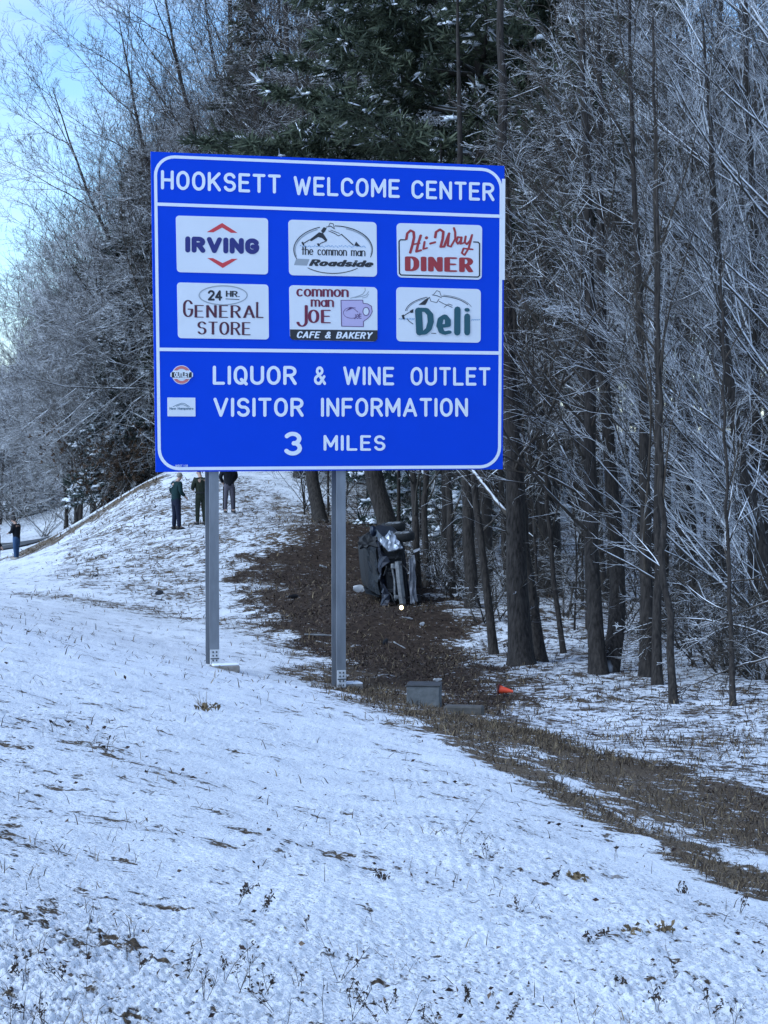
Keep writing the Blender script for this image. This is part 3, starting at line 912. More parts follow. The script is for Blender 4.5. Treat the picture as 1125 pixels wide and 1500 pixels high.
    # footings under the posts
    conc = mottled('footing_concrete', (.17, .145, .12), (.30, .27, .24), 12, .9, 0, .4, .2)
    sn = mat('footing_snow', SNOW, .9, 0, .1)
    for (px, py, d, w, l, h, lab, yaw) in ((329, 975, 35.9, .24, .46, .05, 'snow capped brown concrete footing beside the left sign post', .35), (514, 1007, 36.9, .30, .36, .045, 'snow capped rounded concrete footing beside the right sign post', .3)):
        q = at(px, py, d)
        z0 = G1(q[0], q[1])
        t = thing('concrete_footing', lab, 'footing', (q[0], q[1], z0))
        m = MB()
        m.box((q[0], q[1], z0 + h / 2 - .04), (l, w, h + .08), yaw, .02)
        m.build('block', conc, t)
        m = MB()
        m.box((q[0], q[1], z0 + h + .012), (l * .96, w * .93, .032), yaw, .012)
        m.build('snow_cap', sn, t)

# ================================================================ trees
class Wood:
    """collects tapered branch polylines and turns them into one tube mesh"""
    def __init__(s):
        s.bins = {}
    def put(s, P, r, k):
        s.bins.setdefault((len(P), k), []).append((P, r))
    def arrays(s):
        V, Fq, o = [], [], 0
        for (n, k), L in s.bins.items():
            v, f = tube_arrays(np.array([p for p, _ in L]), np.array([r for _, r in L]), k)
            V.append(v); Fq.append(f + o); o += len(v)
        return np.concatenate(V), np.concatenate(Fq)
def unit(v):
    return v / max(np.linalg.norm(v), 1e-9)
def limb(rg, p, d, L, r0, r1, n, wob, up, bias=None):
    P, r = [np.array(p, float)], []
    d = unit(np.array(d, float))
    st = L / (n - 1)
    for i in range(n - 1):
        d = d + rg.normal(0, wob, 3) + np.array((0, 0, up))
        if bias is not None:
            d = d + bias
        d = unit(d)
        P.append(P[-1] + d * st)
    return np.array(P), r0 + (r1 - r0) * np.linspace(0, 1, n) ** .8
def side_dir(rg, d, ang):
    a = unit(np.cross(d, rg.normal(0, 1, 3)))
    return unit(d * math.cos(ang) + a * math.sin(ang))
def along(P, t):
    x = t * (len(P) - 1)
    i = min(int(x), len(P) - 2)
    return P[i] + (P[i + 1] - P[i]) * (x - i), unit(P[i + 1] - P[i])
RT = {'r': .0065}
AVOID = {'o': None}
def ramify(rg, wd, P, r, lev, spec, bias=None):
    """grow the side branches of limb P: spec[lev] = (count, length ratio, angle, first position, points, sides, wobble, up)"""
    if lev >= len(spec):
        return
    cnt, lr, ang, t0, n, k, wob, up = spec[lev]
    L = np.linalg.norm(np.diff(P, axis=0), axis=1).sum()
    c = int(cnt) + (rg.random() < cnt - int(cnt))
    for i in range(c):
        t = t0 + (1 - t0) * ((i + rg.random()) / c)
        p, d = along(P, min(t, .995))
        rr = np.interp(t, np.linspace(0, 1, len(r)), r)
        d2 = side_dir(rg, d, R(ang) * rg.uniform(.65, 1.3))
        if bias is not None:
            d2 = unit(d2 + bias * 5.0)
        l2 = L * lr * (1.15 - .65 * t) * rg.uniform(.6, 1.3)
        r2 = max(min(rr * .62, .0045 + l2 * .0050), RT['r'])
        Q, q = limb(rg, p, d2, l2, r2, RT['r'] * .6, n, wob, up, None if bias is None else bias * .10)
        if AVOID['o'] is not None:          # no limb of a wood edge tree reaches in front of the sign
            q_ = Q + AVOID['o']
            bad = ((q_[:, 0] < 2.7) & (q_[:, 1] < 38.6) & (q_[:, 2] > 2.6)) | ((q_[:, 0] < q_[:, 1] * .045) & (q_[:, 1] < 60) & (q_[:, 2] > 9.5)) | ((q_[:, 0] < q_[:, 1] * .078) & (q_[:, 1] < 58) & (q_[:, 2] > 13.2))
            if bad.any():
                cut = int(np.argmax(bad))
                if cut < 3:
                    continue
                Q, q = Q[:cut], q[:cut].copy()
                q[-1] = RT['r'] * .6
        wd.put(Q, q, k)
        ramify(rg, wd, Q, q, lev + 1, spec, None)
HARD = [(15, .50, 46, .30, 10, 5, .11, .05), (9, .50, 38, .15, 7, 4, .13, .04), (6.5, .46, 38, .15, 4, 3, .17, .03), (3.5, .5, 38, .15, 3, 3, .2, .02)]
HARD_LIGHT = [(15, .42, 48, .26, 11, 5, .11, .05), (8, .48, 36, .15, 8, 4, .14, .05), (7, .5, 36, .15, 6, 3, .17, .04), (3, .5, 36, .2, 4, 3, .17, .02)]
SWEEP = [(26, .33, 40, .10, 14, 5, .055, .03), (8, .42, 26, .2, 9, 4, .07, .035), (6, .45, 28, .2, 6, 3, .10, .03), (3, .5, 30, .3, 4, 3, .12, .02)]
FROST = [(17, .55, 62, .10, 8, 5, .12, .06), (10, .50, 44, .15, 6, 4, .14, .03), (8, .46, 42, .15, 4, 3, .18, .02), (4, .5, 42, .15, 3, 3, .2, .0)]
SAPLING = [(11, .42, 46, .22, 8, 4, .09, .06), (6, .48, 34, .15, 5, 3, .13, .05), (4, .5, 36, .2, 4, 3, .18, .03)]
def bare_mesh(seed, H, r0, spec, lean=(0, 0), bias=None, wob=.03):
    rg = np.random.default_rng(seed)
    P, r = limb(rg, (0, 0, -.3), (lean[0], lean[1], 1), H, r0, .02, 14, wob, .03)
    r[0] *= 1.35
    r[1] *= 1.08
    wt, wc = Wood(), Wood()
    wt.put(P, r, 9)
    ramify(rg, wc, P, r, 0, spec, bias)
    return wt, wc
def mesh_of(name, wd, m):
    me = bpy.data.meshes.new(name)
    V, Fq = wd.arrays()
    fill_mesh(me, V, Fq)
    me.materials.append(m)
    me.polygons.foreach_set('use_smooth', np.ones(len(me.polygons), bool))
    return me
def child(name, me, parent):
    o = bpy.data.objects.new(name, me)
    WLOC[o.name] = WLOC[parent.name]
    return link(o, parent)
def place_tree(name, meshes, label, cat, loc, yaw, sc, group=None):
    t = thing(name, label, cat, loc, group)
    t.rotation_euler = (0, 0, yaw)
    t.scale = (sc, sc, sc)
    for nm, me in meshes:
        child(nm, me, t)
    return t

def trunk_px(seed, pts, d, w0, w1, spec, bias=None, ext=8.0, k=10):
    """an individual tree: trunk through photo positions at distance d (base first), widths in photo px; then branches"""
    rg = np.random.default_rng(seed)
    W = [at(x, y, d + .4 * i) for i, (x, y) in enumerate(pts)]
    W[0][2] = min(G1(W[0][0], W[0][1]), W[0][2] + .4) - .1
    base = W[0].copy()
    top = W[-1] + unit(W[-1] - W[-2] + np.array((0, 0, 1.5))) * ext
    W.append(top)
    W = np.array(W)
    s = np.concatenate([[0], np.cumsum(np.linalg.norm(np.diff(W, axis=0), axis=1))])
    n = 20
    u = np.concatenate([[0, .16, .42, .85], np.linspace(1.5, s[-1], n - 4)])
    P = np.stack([np.interp(u, s, W[:, i]) for i in range(3)], 1)
    Q = P.copy()
    Q[1:-1] = (P[:-2] + 2 * P[1:-1] + P[2:]) / 4
    Q[4:-1] += rg.normal(0, .018, (n - 5, 3))
    r = np.interp(u, [0, s[-2], s[-1]], [w0 / 2 * d / F, w1 / 2 * d / F, .02])
    r[:4] *= (1.42, 1.20, 1.08, 1.03)
    wt, wc = Wood(), Wood()
    wt.put(Q - base, r, k)
    AVOID['o'] = base
    RT['r'] = .0040 if d < 60 else .0065
    ramify(rg, wc, Q - base, r, 0, spec, bias)
    if w0 > 15 and d < 75:                 # dead stubs on the lower trunk
        for q in range(14):
            p, dd = along(Q - base, rg.uniform(.08, .42))
            Z_, z_ = limb(rg, p, side_dir(rg, dd, R(80)), rg.uniform(.2, .9), .011, .004, 6, .14, rg.uniform(-.03, .05))
            wc.put(Z_, z_, 4)
            if rg.random() < .6:
                ramify(rg, wc, Z_, z_, 0, [(4, .5, 40, .3, 4, 3, .15, .02)])
    AVOID['o'] = None
    RT['r'] = .0065
    return base, wt, wc

# ------------------------------------------------ conifers
class Needles:
    def __init__(s):
        s.c, s.d, s.sn, s.L = [], [], [], []
    def put(s, p, d, snow, L):
        s.c.append(p); s.d.append(d); s.sn.append(snow); s.L.append(L)
def conifer(seed, H, r0, z0, Lmax, whorl, nb, droop, needle, snow_p, lev_up=.02, twig=.34, tufts=4, shape=.8, gapp=0.12, up0=.1):
    """trunk, whorls of boughs with side twigs, each twig carrying tufts"""
    rg = np.random.default_rng(seed)
    P, r = limb(rg, (0, 0, -.3), (0, 0, 1), H, r0, .02, 16, .012, .05)
    wt, wc, nd = Wood(), Wood(), Needles()
    wt.put(P, r, 9)
    z = z0
    a0 = rg.uniform(0, 6)
    while z < H * .985:
        t = (z + .3) / H
        p, _ = along(P, min(t, .99))
        f = (1 - z / H) ** shape
        for j in range(nb):
            if rg.random() < gapp:
                continue
            a = a0 + 2 * math.pi * (j + rg.uniform(-.3, .3)) / nb
            L = Lmax * f * rg.uniform(.6, 1.15) + .25
            d = np.array((math.cos(a), math.sin(a), up0 + (.5 * (z / H) ** 2)))
            B, br = limb(rg, p + np.array((0, 0, rg.uniform(-.15, .15))), d, L, .012 + .011 * L, .008, 8, .06, -droop)
            wc.put(B, br, 4)
            bs = snow_p * rg.uniform(.35, 1.5)
            nt = max(4, int(L / .26))
            for q in range(nt):
                tt = .22 + .78 * (q + rg.random() * .6) / nt
                bp, bd = along(B, min(tt, .99))
                side = unit(np.cross(bd, (0, 0, 1)))
                for sgn in (-1, 1):
                    l2 = L * twig * (1.15 - tt * .75) * rg.uniform(.6, 1.2)
                    d2 = unit(bd * .75 + side * sgn + np.array((0, 0, lev_up + rg.normal(0, .12))))
                    Q, qr = limb(rg, bp, d2, l2, .008, .005, 3, .1, -droop * .8)
                    wc.put(Q, qr, 3)
                    for w in range(tufts):
                        tp, td = along(Q, min((w + rg.random()) / tufts, .98))
                        nd.put(tp, td, 1.0 if rg.random() < bs else 0.0, needle * rg.uniform(.75, 1.25))
            nd.put(B[-1], unit(B[-1] - B[-2]), 1.0 if rg.random() < bs else 0.0, needle)
        a0 += 1.1
        z += whorl * rg.uniform(.75, 1.25) * (.6 + .4 * f)
    return wt, wc, nd
def needle_mesh(name, nd, seed, m, per=9, width=.075):
    rg = np.random.default_rng(seed)
    C, D = np.repeat(np.array(nd.c), per, 0), np.repeat(np.array(nd.d), per, 0)
    L = np.repeat(np.array(nd.L), per) * rg.uniform(.6, 1.2, len(C))
    S = np.repeat(np.array(nd.sn), per)
    n = len(C)
    dr = D * .8 + rg.normal(0, .55, (n, 3)) + np.array((0, 0, .10))
    dr /= np.linalg.norm(dr, axis=1, keepdims=True)
    w = np.cross(dr, rg.normal(0, 1, (n, 3)))
    w /= np.maximum(np.linalg.norm(w, axis=1, keepdims=True), 1e-9)
    w *= (L * width * rg.uniform(.7, 1.4, n))[:, None]
    C = C + rg.normal(0, .03, (n, 3))
    V = np.stack([C - w, C + w, C + dr * L[:, None] * .65 + w * .8, C + dr * L[:, None]], 1)
    me = bpy.data.meshes.new(name)
    fill_mesh(me, V.reshape(-1, 3), np.arange(4 * n).reshape(n, 4))
    me.materials.append(m)
    for nm, val in (('snow', S * (rg.random(n) < .32)), ('tone', np.repeat(rg.random(len(nd.c)), per))):
        a = me.attributes.new(nm, 'FLOAT', 'FACE')
        a.data.foreach_set('value', val.astype(np.float32))
    return me
def snow_lumps(name, nd, seed, m, sz, frac=.8):
    """little pads of snow lying on the snowy tufts"""
    rg = np.random.default_rng(seed)
    C = np.array(nd.c)[np.array(nd.sn) > .5]
    if not len(C):
        C = np.array(nd.c)[:3]
    C = C[rg.random(len(C)) < frac]
    n = len(C)
    a = np.arange(6) * math.pi / 3
    ringv = np.stack([np.cos(a), np.sin(a), -.15 * np.ones(6)], 1)
    T = np.concatenate([ringv, ringv * (.62, .62, 0) + (0, 0, .34), [[0, 0, .45], [0, 0, -.3]]])
    V = T[None] * (sz * rg.uniform(.5, 1.3, (n, 1, 1))) * rg.uniform(.75, 1.3, (n, 14, 1))
    rot = rg.uniform(0, 6.28, n)
    ca, sa = np.cos(rot)[:, None], np.sin(rot)[:, None]
    st = rg.uniform(1.0, 1.9, n)[:, None]
    x, y = V[..., 0] * st, V[..., 1] * .8
    V = np.stack([x * ca - y * sa, x * sa + y * ca, V[..., 2]], -1) + C[:, None] + np.array((0, 0, sz * .15))
    tri = []
    for i in range(6):
        j = (i + 1) % 6
        tri += [(i, j, 6 + j), (i, 6 + j, 6 + i), (6 + i, 6 + j, 12), (j, i, 13)]
    Fq = (np.array(tri)[None] + (np.arange(n) * 14)[:, None, None]).reshape(-1, 3)
    me = bpy.data.meshes.new(name)
    fill_mesh(me, V.reshape(-1, 3), Fq)
    me.materials.append(m)
    me.polygons.foreach_set('use_smooth', np.ones(len(me.polygons), bool))
    return me
def MAT_needles(name, dark, light):
    m = mat(name, dark, .7, 0, .25)
    N, L, b = nodes(m)
    t = attr(N, 'tone')
    r = ramp(N, L, t, [(0, dark), (.65, light), (1.0, tuple(c * 1.25 for c in light))])
    L.new(mixc(N, L, attr(N, 'snow'), r.outputs['Color'], (.80, .82, .86)), b.inputs['Base Color'])
    return m
SPR = {}
def thing_label(s):
    return s

def build_trees():
    bark = snowy('grey_brown_bark', (.011, .009, .008), (.060, .050, .043), .72, 1.05, 24, .9, (1, 1, .16), .35, 1.0)
    twig = snowy('snowy_twig_bark', (.036, .029, .023), (.078, .063, .050), .6, 1.1, 5, .9, None, .75, .0)
    twig_w = snowy('frosted_twig_bark', (.050, .043, .037), (.10, .088, .076), .0, 1.1, 5, .9, None, .9, .0)
    twig_d = snowy('dry_twig_bark', (.040, .034, .028), (.085, .074, .062), .65, 1.1, 5, .9, None, .45, .0)
    twig_l = snowy('snow_lined_branch_bark', (.040, .034, .030), (.080, .070, .060), -.15, .4, 5, .9, None, .35, .0)
    pinebark = snowy('pine_bark', (.030, .025, .023), (.075, .063, .055), .8, 1.15, 6, .9, (1, 1, .25), .3, .7)
    nee = MAT_needles('pine_needles', (.032, .042, .028), (.085, .100, .062))
    nee2 = MAT_needles('hemlock_needles', (.026, .038, .032), (.056, .074, .060))
    needb = MAT_needles('rusty_oak_leaves', (.030, .018, .011), (.070, .040, .022))
    snow = mottled('bough_snow', (.76, .78, .82), (.86, .88, .90), 3, .9)
    SPR.update(bark=bark, twig=twig, twig_w=twig_w, twig_d=twig_d, nee=nee, snow=snow, oak=needb)

    # ---------- the individual trunks of the wood edge on the right
    TR = [  # seed, points (px), d, width base, width top, spec, bias, label
        (1, [(764, 972), (757, 840), (752, 700), (744, 500), (739, 330)], 40.5, 35, 17, HARD_LIGHT, None, 'thickest trunk at the wood edge, just right of the sign'),
        (2, [(792, 977), (779, 880), (766, 780), (758, 640)], 41.2, 19, 12, SAPLING, None, 'thin stem leaning left against the thickest trunk right of the sign'),
        (3, [(806, 884), (803, 700), (792, 500), (796, 250)], 58, 36, 15, HARD_LIGHT, None, 'stout trunk with flared foot standing up the snowy bank behind the wood edge'),
        (4, [(877, 986), (868, 860), (863, 760), (866, 500), (856, 200)], 39, 25, 11, HARD_LIGHT, (-.10, 0, .05), 'straight stem of a forked pair rising from one foot, left stem'),
        (5, [(890, 986), (905, 920), (907, 860), (900, 760), (886, 600), (880, 300)], 39.3, 27, 11, HARD_LIGHT, (-.08, 0, .05), 'bowed stem curving out to the right from the foot of a forked pair'),
        (6, [(948, 985), (946, 850), (943, 600), (930, 300)], 38.3, 22, 8, SAPLING, (-.10, 0, .05), 'leftmost of three slim grey stems standing in a row at the wood edge'),
        (7, [(963, 1003), (961, 880), (965, 700), (960, 400)], 37, 15, 6, SAPLING, (-.12, 0, .05), 'middle of three slim grey stems standing in a row at the wood edge'),
        (8, [(987, 1024), (980, 930), (970, 800), (966, 640)], 35, 12, 8, SAPLING, (-.1, 0, .05), 'short thin stem nearest the camera at the right wood edge, foot bare of snow'),
        (9, [(1053, 852), (1056, 760), (1050, 500), (1052, 200)], 62, 28, 12, HARD_LIGHT, None, 'thick upright trunk deep in the wood near the right edge'),
        (10, [(1150, 905), (1118, 800), (1085, 690), (1068, 560), (1050, 380)], 39, 24, 12, SWEEP, (-.14, 0, .06), 'crooked trunk leaning in from the right edge with snowy branches'),
        (11, [(724, 956), (712, 850), (698, 740), (690, 600)], 43, 13, 9, SAPLING, None, 'slender stem leaning left, at the edge of the brown leaf litter'),
        (12, [(692, 908), (688, 800), (683, 690), (678, 500)], 49, 19, 14, SAPLING, None, 'upright grey trunk right of the overturned car'),
        (13, [(578, 800), (560, 735), (545, 690), (510, 560)], 61, 30, 24, HARD_LIGHT, None, 'dark trunk leaning left directly behind the overturned car'),
        (14, [(470, 765), (462, 725), (455, 690), (445, 560)], 69, 20, 17, HARD_LIGHT, None, 'dark leaning trunk seen left of the right sign post'),
        (15, [(612, 875), (608, 780), (605, 690), (600, 480)], 53, 11, 8, SAPLING, None, 'left of two thin stems close together right of the overturned car'),
        (16, [(626, 870), (622, 780), (624, 690), (628, 500)], 54, 10, 7, SAPLING, None, 'right of two thin stems close together right of the overturned car'),
        (17, [(662, 885), (660, 800), (655, 690), (650, 480)], 52, 11, 8, SAPLING, None, 'slim stem midway between the overturned car and the wood edge trunks'),
        (18, [(1074, 1032), (1071, 960), (1073, 900), (1066, 800)], 34.5, 9, 5, SAPLING, (-.08, 0, .0), 'shortest sapling at the far right standing among fallen brushwood'),
        (19, [(826, 958), (815, 880), (803, 760), (800, 640)], 43, 8, 6, SAPLING, None, 'very thin sapling between the stout trunk and the forked pair'),
        (20, [(1000, 640), (1003, 500), (1000, 300), (995, 100)], 66, 22, 10, HARD_LIGHT, None, 'straight dark trunk behind the slim grey stems'),
        (21, [(898, 860), (897, 700), (900, 400)], 64, 16, 12, SAPLING, None, 'slim trunk on the bank behind the bowed stem'),
        (22, [(1190, 1010), (1180, 800), (1165, 500), (1150, 100)], 40, 26, 13, SWEEP, (-.22, -.02, .10), 'edge tree whose long snowy branches sweep in from the right'),
        (23, [(1225, 1000), (1220, 700), (1205, 200)], 43, 30, 16, SWEEP, (-.24, -.02, .13), 'outer edge tree whose upper branches reach in over the wood from the right'),
        (27, [(1290, 1000), (1270, 600), (1240, 0)], 41, 28, 18, SWEEP, (-.24, -.02, .11), 'outermost edge tree, only its long snowy branches seen in the upper right corner'),
        (24, [(1105, 985), (1103, 800), (1110, 500), (1095, 100)], 42, 18, 8, SWEEP, (-.13, 0, .06), 'grey tree at the right edge behind the fallen brushwood'),
        (25, [(745, 905), (742, 800), (735, 690), (728, 500)], 56, 12, 9, SAPLING, None, 'thin dark stem just behind the thickest trunk right of the sign'),
        (26, [(1018, 930), (1015, 800), (1008, 600)], 50, 11, 8, SAPLING, (-.06, 0, .03), 'thin stem between the slim grey row and the deep thick trunk'),
    ]
    for seed, pts, d, w0, w1, spec, bias, lab in TR:
        base, wt, wc = trunk_px(100 + seed, pts, d, w0, w1, spec, None if bias is None else np.array(bias), 9.0 if w1 > 12 else 4.5)
        t = thing('bare_tree' if w0 > 13 else 'sapling', lab, 'tree', base)
        child('trunk', mesh_of('trunk', wt, bark), t)
        child('crown', mesh_of('crown', wc, twig_l if seed in (22, 23, 27, 10, 24) else twig_d if seed in (11, 12, 15, 16, 17, 13, 14) else twig), t)

    # ---------- the big spreading trees behind the sign's upper left corner
    BIG = [(31, [(318, 640), (312, 420), (296, 240), (262, 110)], 88, 15, 5, (-.06, 0, .03), 'tall bare tree spreading branches against the sky above the left corner of the sign'),
           (32, [(212, 690), (200, 520), (176, 380), (130, 290)], 97, 13, 4, (-.09, 0, .02), 'bare tree reaching thin branches out over the sky left of the sign'),
           (33, [(372, 660), (378, 300), (372, 60)], 90, 18, 6, (-.04, 0, .04), 'bare snow dusted tree rising above HOOKSETT on the sign'),
           (34, [(262, 690), (258, 500), (240, 330), (206, 200)], 92, 14, 5, (-.07, 0, .04), 'second spreading tree, its limbs arching left beside the upper sign corner'),
           (35, [(440, 640), (432, 260), (418, 30)], 84, 18, 6, None, 'pale limbed bare tree behind the sign below the dark pine boughs'),
           (36, [(300, 660), (330, 300), (338, 60), (335, -60)], 96, 16, 5, None, 'bare tree whose fine top shows against the cloud at the upper left')]
    SPREAD = [(17, .44, 48, .34, 9, 5, .09, .055), (10, .50, 40, .2, 7, 4, .11, .03), (7, .46, 40, .2, 4, 3, .15, .03), (3.6, .5, 40, .2, 3, 3, .15, .02)]
    for seed, pts, d, w0, w1, bias, lab in BIG:
        base, wt, wc = trunk_px(100 + seed, pts, d, w0, w1, SPREAD, None if bias is None else np.array(bias), 5.0)
        t = thing('bare_tree', lab, 'tree', base)
        child('trunk', mesh_of('trunk', wt, bark), t)
        child('crown', mesh_of('crown', wc, twig), t)

    # ---------- the big white pine above the sign
    base = at(709, 700, 57); base[2] = G1(base[0], base[1])
    pine = conifer(5, 26, .27, 7.2, 8.4, 1.15, 9, .012, .30, .13, .05, .28, 5, .5, .12)
    t = thing('pine_tree', 'big dark green pine with long level boughs rising behind the top of the sign', 'tree', base)
    child('trunk', mesh_of('trunk', pine[0], pinebark), t)
    child('branches', mesh_of('branches', pine[1], twig_d), t)
    cr = child('crown', needle_mesh('crown', pine[2], 1, nee, 13, .075), t)
    tag(child('snow', snow_lumps('snow', pine[2], 2, snow, .12, .9), cr), kind='stuff')

    # ---------- conifers of three builds, placed again and again
    CON = []
    for i, (s, H, r0, z0, Lm, wh, nb, dr, nl, sp) in enumerate([(11, 17, .2, 1.2, 3.6, .62, 6, .05, .24, .26), (12, 14, .17, .8, 3.2, .55, 6, .07, .24, .32), (13, 21, .25, 3.5, 4.6, 1.0, 6, .03, .28, .14)]):
        a, b_, c = conifer(s, H, r0, z0, Lm, wh, nb, dr, nl, sp, 0, .30, 3, .85)
        nm = needle_mesh('crown', c, s, (nee2, nee2, nee)[i], 7, .11)
        CON.append([('trunk', mesh_of('trunk', a, pinebark)), ('branches', mesh_of('branches', b_, twig_d)), ('crown', nm), ('snow', snow_lumps('snow', c, s, snow, .15, .8))])
    def put_con(px, d, i, lab, group=None, sc=1.0, yaw=None, name='snowy_conifer'):
        b = at(px, 700, d); b[2] = G1(b[0], b[1]) - .1
        t = thing(name, lab, 'tree', b, group)
        t.rotation_euler = (0, 0, (px * .37 + d) % 6.28 if yaw is None else yaw)
        t.scale = (sc, sc, sc)
        cr = None
        for nm, me in CON[i]:
            cr = child(nm, me, cr if nm == 'snow' else t)
            if nm == 'snow':
                cr['kind'] = 'stuff'
        return t
    put_con(186, 106, 2, 'snow laden pine left of the sign, tallest of the left hand wood', sc=.80)
    put_con(214, 98, 1, 'bushy snow laden conifer just left of the sign edge', sc=1.1)
    put_con(136, 110, 2, 'smaller loose pine at the left end of the wood', sc=.62)
    put_con(158, 96.5, 1, 'low bushy conifer with snowy boughs in front of the left hand wood', sc=.62)
    put_con(40, 126, 1, 'low conifer near the left edge beyond the road', sc=.62)
    for k, (px, d, i, sc) in enumerate([(318, 96, 2, .85), (372, 93, 2, .95), (345, 112, 2, 1.0), (405, 100, 0, 1.05), (470, 92, 2, 1.0), (520, 86, 1, 1.2), (560, 98, 2, 1.05), (600, 80, 0, 1.05), (650, 90, 2, 1.0), (690, 78, 1, 1.15),
                                        (740, 86, 2, 1.0), (790, 98, 2, 1.0), (840, 84, 2, .95), (1120, 88, 2, .95), (1180, 98, 2, 1.0), (500, 106, 0, 1.2), (700, 112, 0, 1.2),
                                        (640, 70, 1, .95)]):
        put_con(px, d, i, 'snow dusted conifer standing in the dense wood behind the sign', 'conifers in the wood behind the sign', sc)

    # ---------- bare trees of six builds for the body of the wood
    BARE = []
    for i, (s, H, r0, spec, tw) in enumerate([(41, 19, .20, HARD, twig), (42, 17, .16, HARD, twig), (43, 21, .22, HARD, twig), (44, 13, .10, HARD_LIGHT, twig), (45, 18, .18, HARD, twig_w), (46, 9, .055, SAPLING, twig), (47, 7, .04, SAPLING, twig_w), (48, 9.5, .10, FROST, twig_w), (49, 12, .13, FROST, twig_w)]):
        a, c = bare_mesh(s, H, r0, spec)
        BARE.append([('trunk', mesh_of('trunk', a, bark)), ('crown', mesh_of('crown', c, tw))])
    rg = np.random.default_rng(8)
    def put_bare(px, d, i, lab, group, sc, yaw, name='bare_tree'):
        b = at(px, 700, d); b[2] = G1(b[0], b[1]) - .05
        return place_tree(name, BARE[i], lab, 'tree', b, yaw, sc, group)
    for k in range(42):                    # the wood behind and right of the sign
        px = rg.uniform(420, 1240)
        d = rg.uniform(62, 118)
        if px < 640 and d < 84:
            d += 24
        put_bare(px, d, int(rg.integers(0, 5)), 'bare snow dusted tree in the dense wood right of the sign', 'bare trees in the wood right of the sign', rg.uniform(.85, 1.15), rg.uniform(0, 6.28))
    for k in range(34):                    # the wood on the hill crest and left of the sign
        px = rg.uniform(215, 520)
        d = rg.uniform(94, 124)
        top = np.interp(px, [215, 260, 300, 360, 420, 520], [250, 190, 130, 50, -60, -400])
        g = G1(*at(px, 700, d)[:2])
        hh = (at(px, top, d)[2] - g) * rg.uniform(.7, 1.0)
        i = int(rg.choice([1, 4, 8, 8, 8]))
        put_bare(px, d, i, 'frosted bare tree on the hill crest behind the sign', 'bare trees on the hill crest', min(1.35, hh / {1: 16.5, 4: 17.5, 8: 11.2}[i]), rg.uniform(0, 6.28))
    # the frosted wood sloping down to the left, tall beside the sign and low at the picture edge
    for k in range(36):
        px = rg.uniform(88, 250)
        d = rg.uniform(98, 120)
        top = np.interp(px, [88, 120, 150, 200, 250], [490, 420, 345, 280, 215])        # skyline of the photo
        g = G1(*at(px, 700, d)[:2])
        hh = (at(px, top, d)[2] - g) * rg.uniform(.55, 1.0)
        i = 7 if hh < 11 else 8
        put_bare(px, d, i, 'frosted rounded tree in the wood sloping down left of the sign', 'frosted trees left of the sign', max(.35, hh / (8.8 if i == 7 else 11.2)), rg.uniform(0, 6.28))
    for k in range(30):
        px = rg.uniform(-70, 130)
        d = rg.uniform(118, 142)
        top = np.interp(px, [-70, 0, 60, 130], [500, 530, 500, 440])
        g = G1(*at(px, 700, d)[:2])
        hh = (at(px, top, d)[2] - g) * rg.uniform(.55, 1.0)
        put_bare(px, d, 7, 'frosted small tree beyond the road at the left', 'small trees beyond the road', max(.3, hh / 8.8), rg.uniform(0, 6.28))
    put_bare(40, 133, 3, 'slim bare tree standing above the rest at the far left skyline', None, .85, 1.0)
    for k in range(64):                    # saplings and brush of the understorey
        px = rg.uniform(440, 1200)
        d = rg.uniform(44, 90)
        if px < 700 and d < 58:
            d += 16
        if px < 560 and d < 72:
            d += 14
        put_bare(px, d, int(rg.integers(5, 7)), 'thin sapling among the trunks of the wood', 'saplings of the understorey', rg.uniform(.6, 1.25), rg.uniform(0, 6.28), 'sapling')
    for k in range(16):                    # fine twigged trees just inside the wood edge
        px = rg.uniform(850, 1230)
        d = rg.uniform(44, 60)
        put_bare(px, d, 3, 'slender bare tree just inside the wood edge at the right', 'slender trees inside the wood edge', rg.uniform(.8, 1.15), rg.uniform(0, 6.28))
    # ---------- shrubs
    def shrub(seed, px, d, H, spread, lab, m, n=11, leaves=None, group=None):
        rg = np.random.default_rng(seed)
        b = at(px, 700, d); b[2] = G1(b[0], b[1])
        wd, nd = Wood(), Needles()
        for i in range(n):
            a = rg.uniform(0, 6.28)
            P, r = limb(rg, (rg.normal(0, .12), rg.normal(0, .12), -.05), (math.cos(a) * spread, math.sin(a) * spread, 1), H * rg.uniform(.6, 1.1), .022, .007, 8, .1, -.02)
            wd.put(P, r, 4)
            ramify(rg, wd, P, r, 0, [(8, .45, 45, .2, 5, 3, .14, 0), (5, .5, 45, .2, 3, 3, .15, 0)])
            if leaves:
                for q in range(26):
                    p, dd = along(P, rg.uniform(.25, 1))
                    nd.put(p + rg.normal(0, .3, 3), side_dir(rg, dd, 1.0), 0.0, .14)
        t = thing('shrub', lab, 'shrub', b, group)
        child('stems', mesh_of('stems', wd, m), t)
        if leaves:
            child('foliage', needle_mesh('foliage', nd, seed, leaves, 6, .22), t)
    shrub(1, 66, 108, 4.0, 1.1, 'low arching shrub with snowy limbs beside the road at the left', twig_w, 12)
    shrub(2, 146, 95, 4.4, .5, 'rusty leaved young oak at the foot of the left hand wood', twig, 11, needb)
    shrub(3, 180, 94, 3.2, .6, 'small rusty leaved shrub right of the young oak', twig, 10, needb)
    shrub(4, 110, 106, 3.4, .8, 'bare shrub between the road and the young oak', twig_w, 12)
    shrub(5, 222, 95, 3.2, .8, 'bare shrub at the crest of the hill beside the sign corner', twig_w, 12)
    shrub(6, 20, 118, 4.4, .8, 'tangled frosted shrub behind the man in jeans', twig_w, 14)
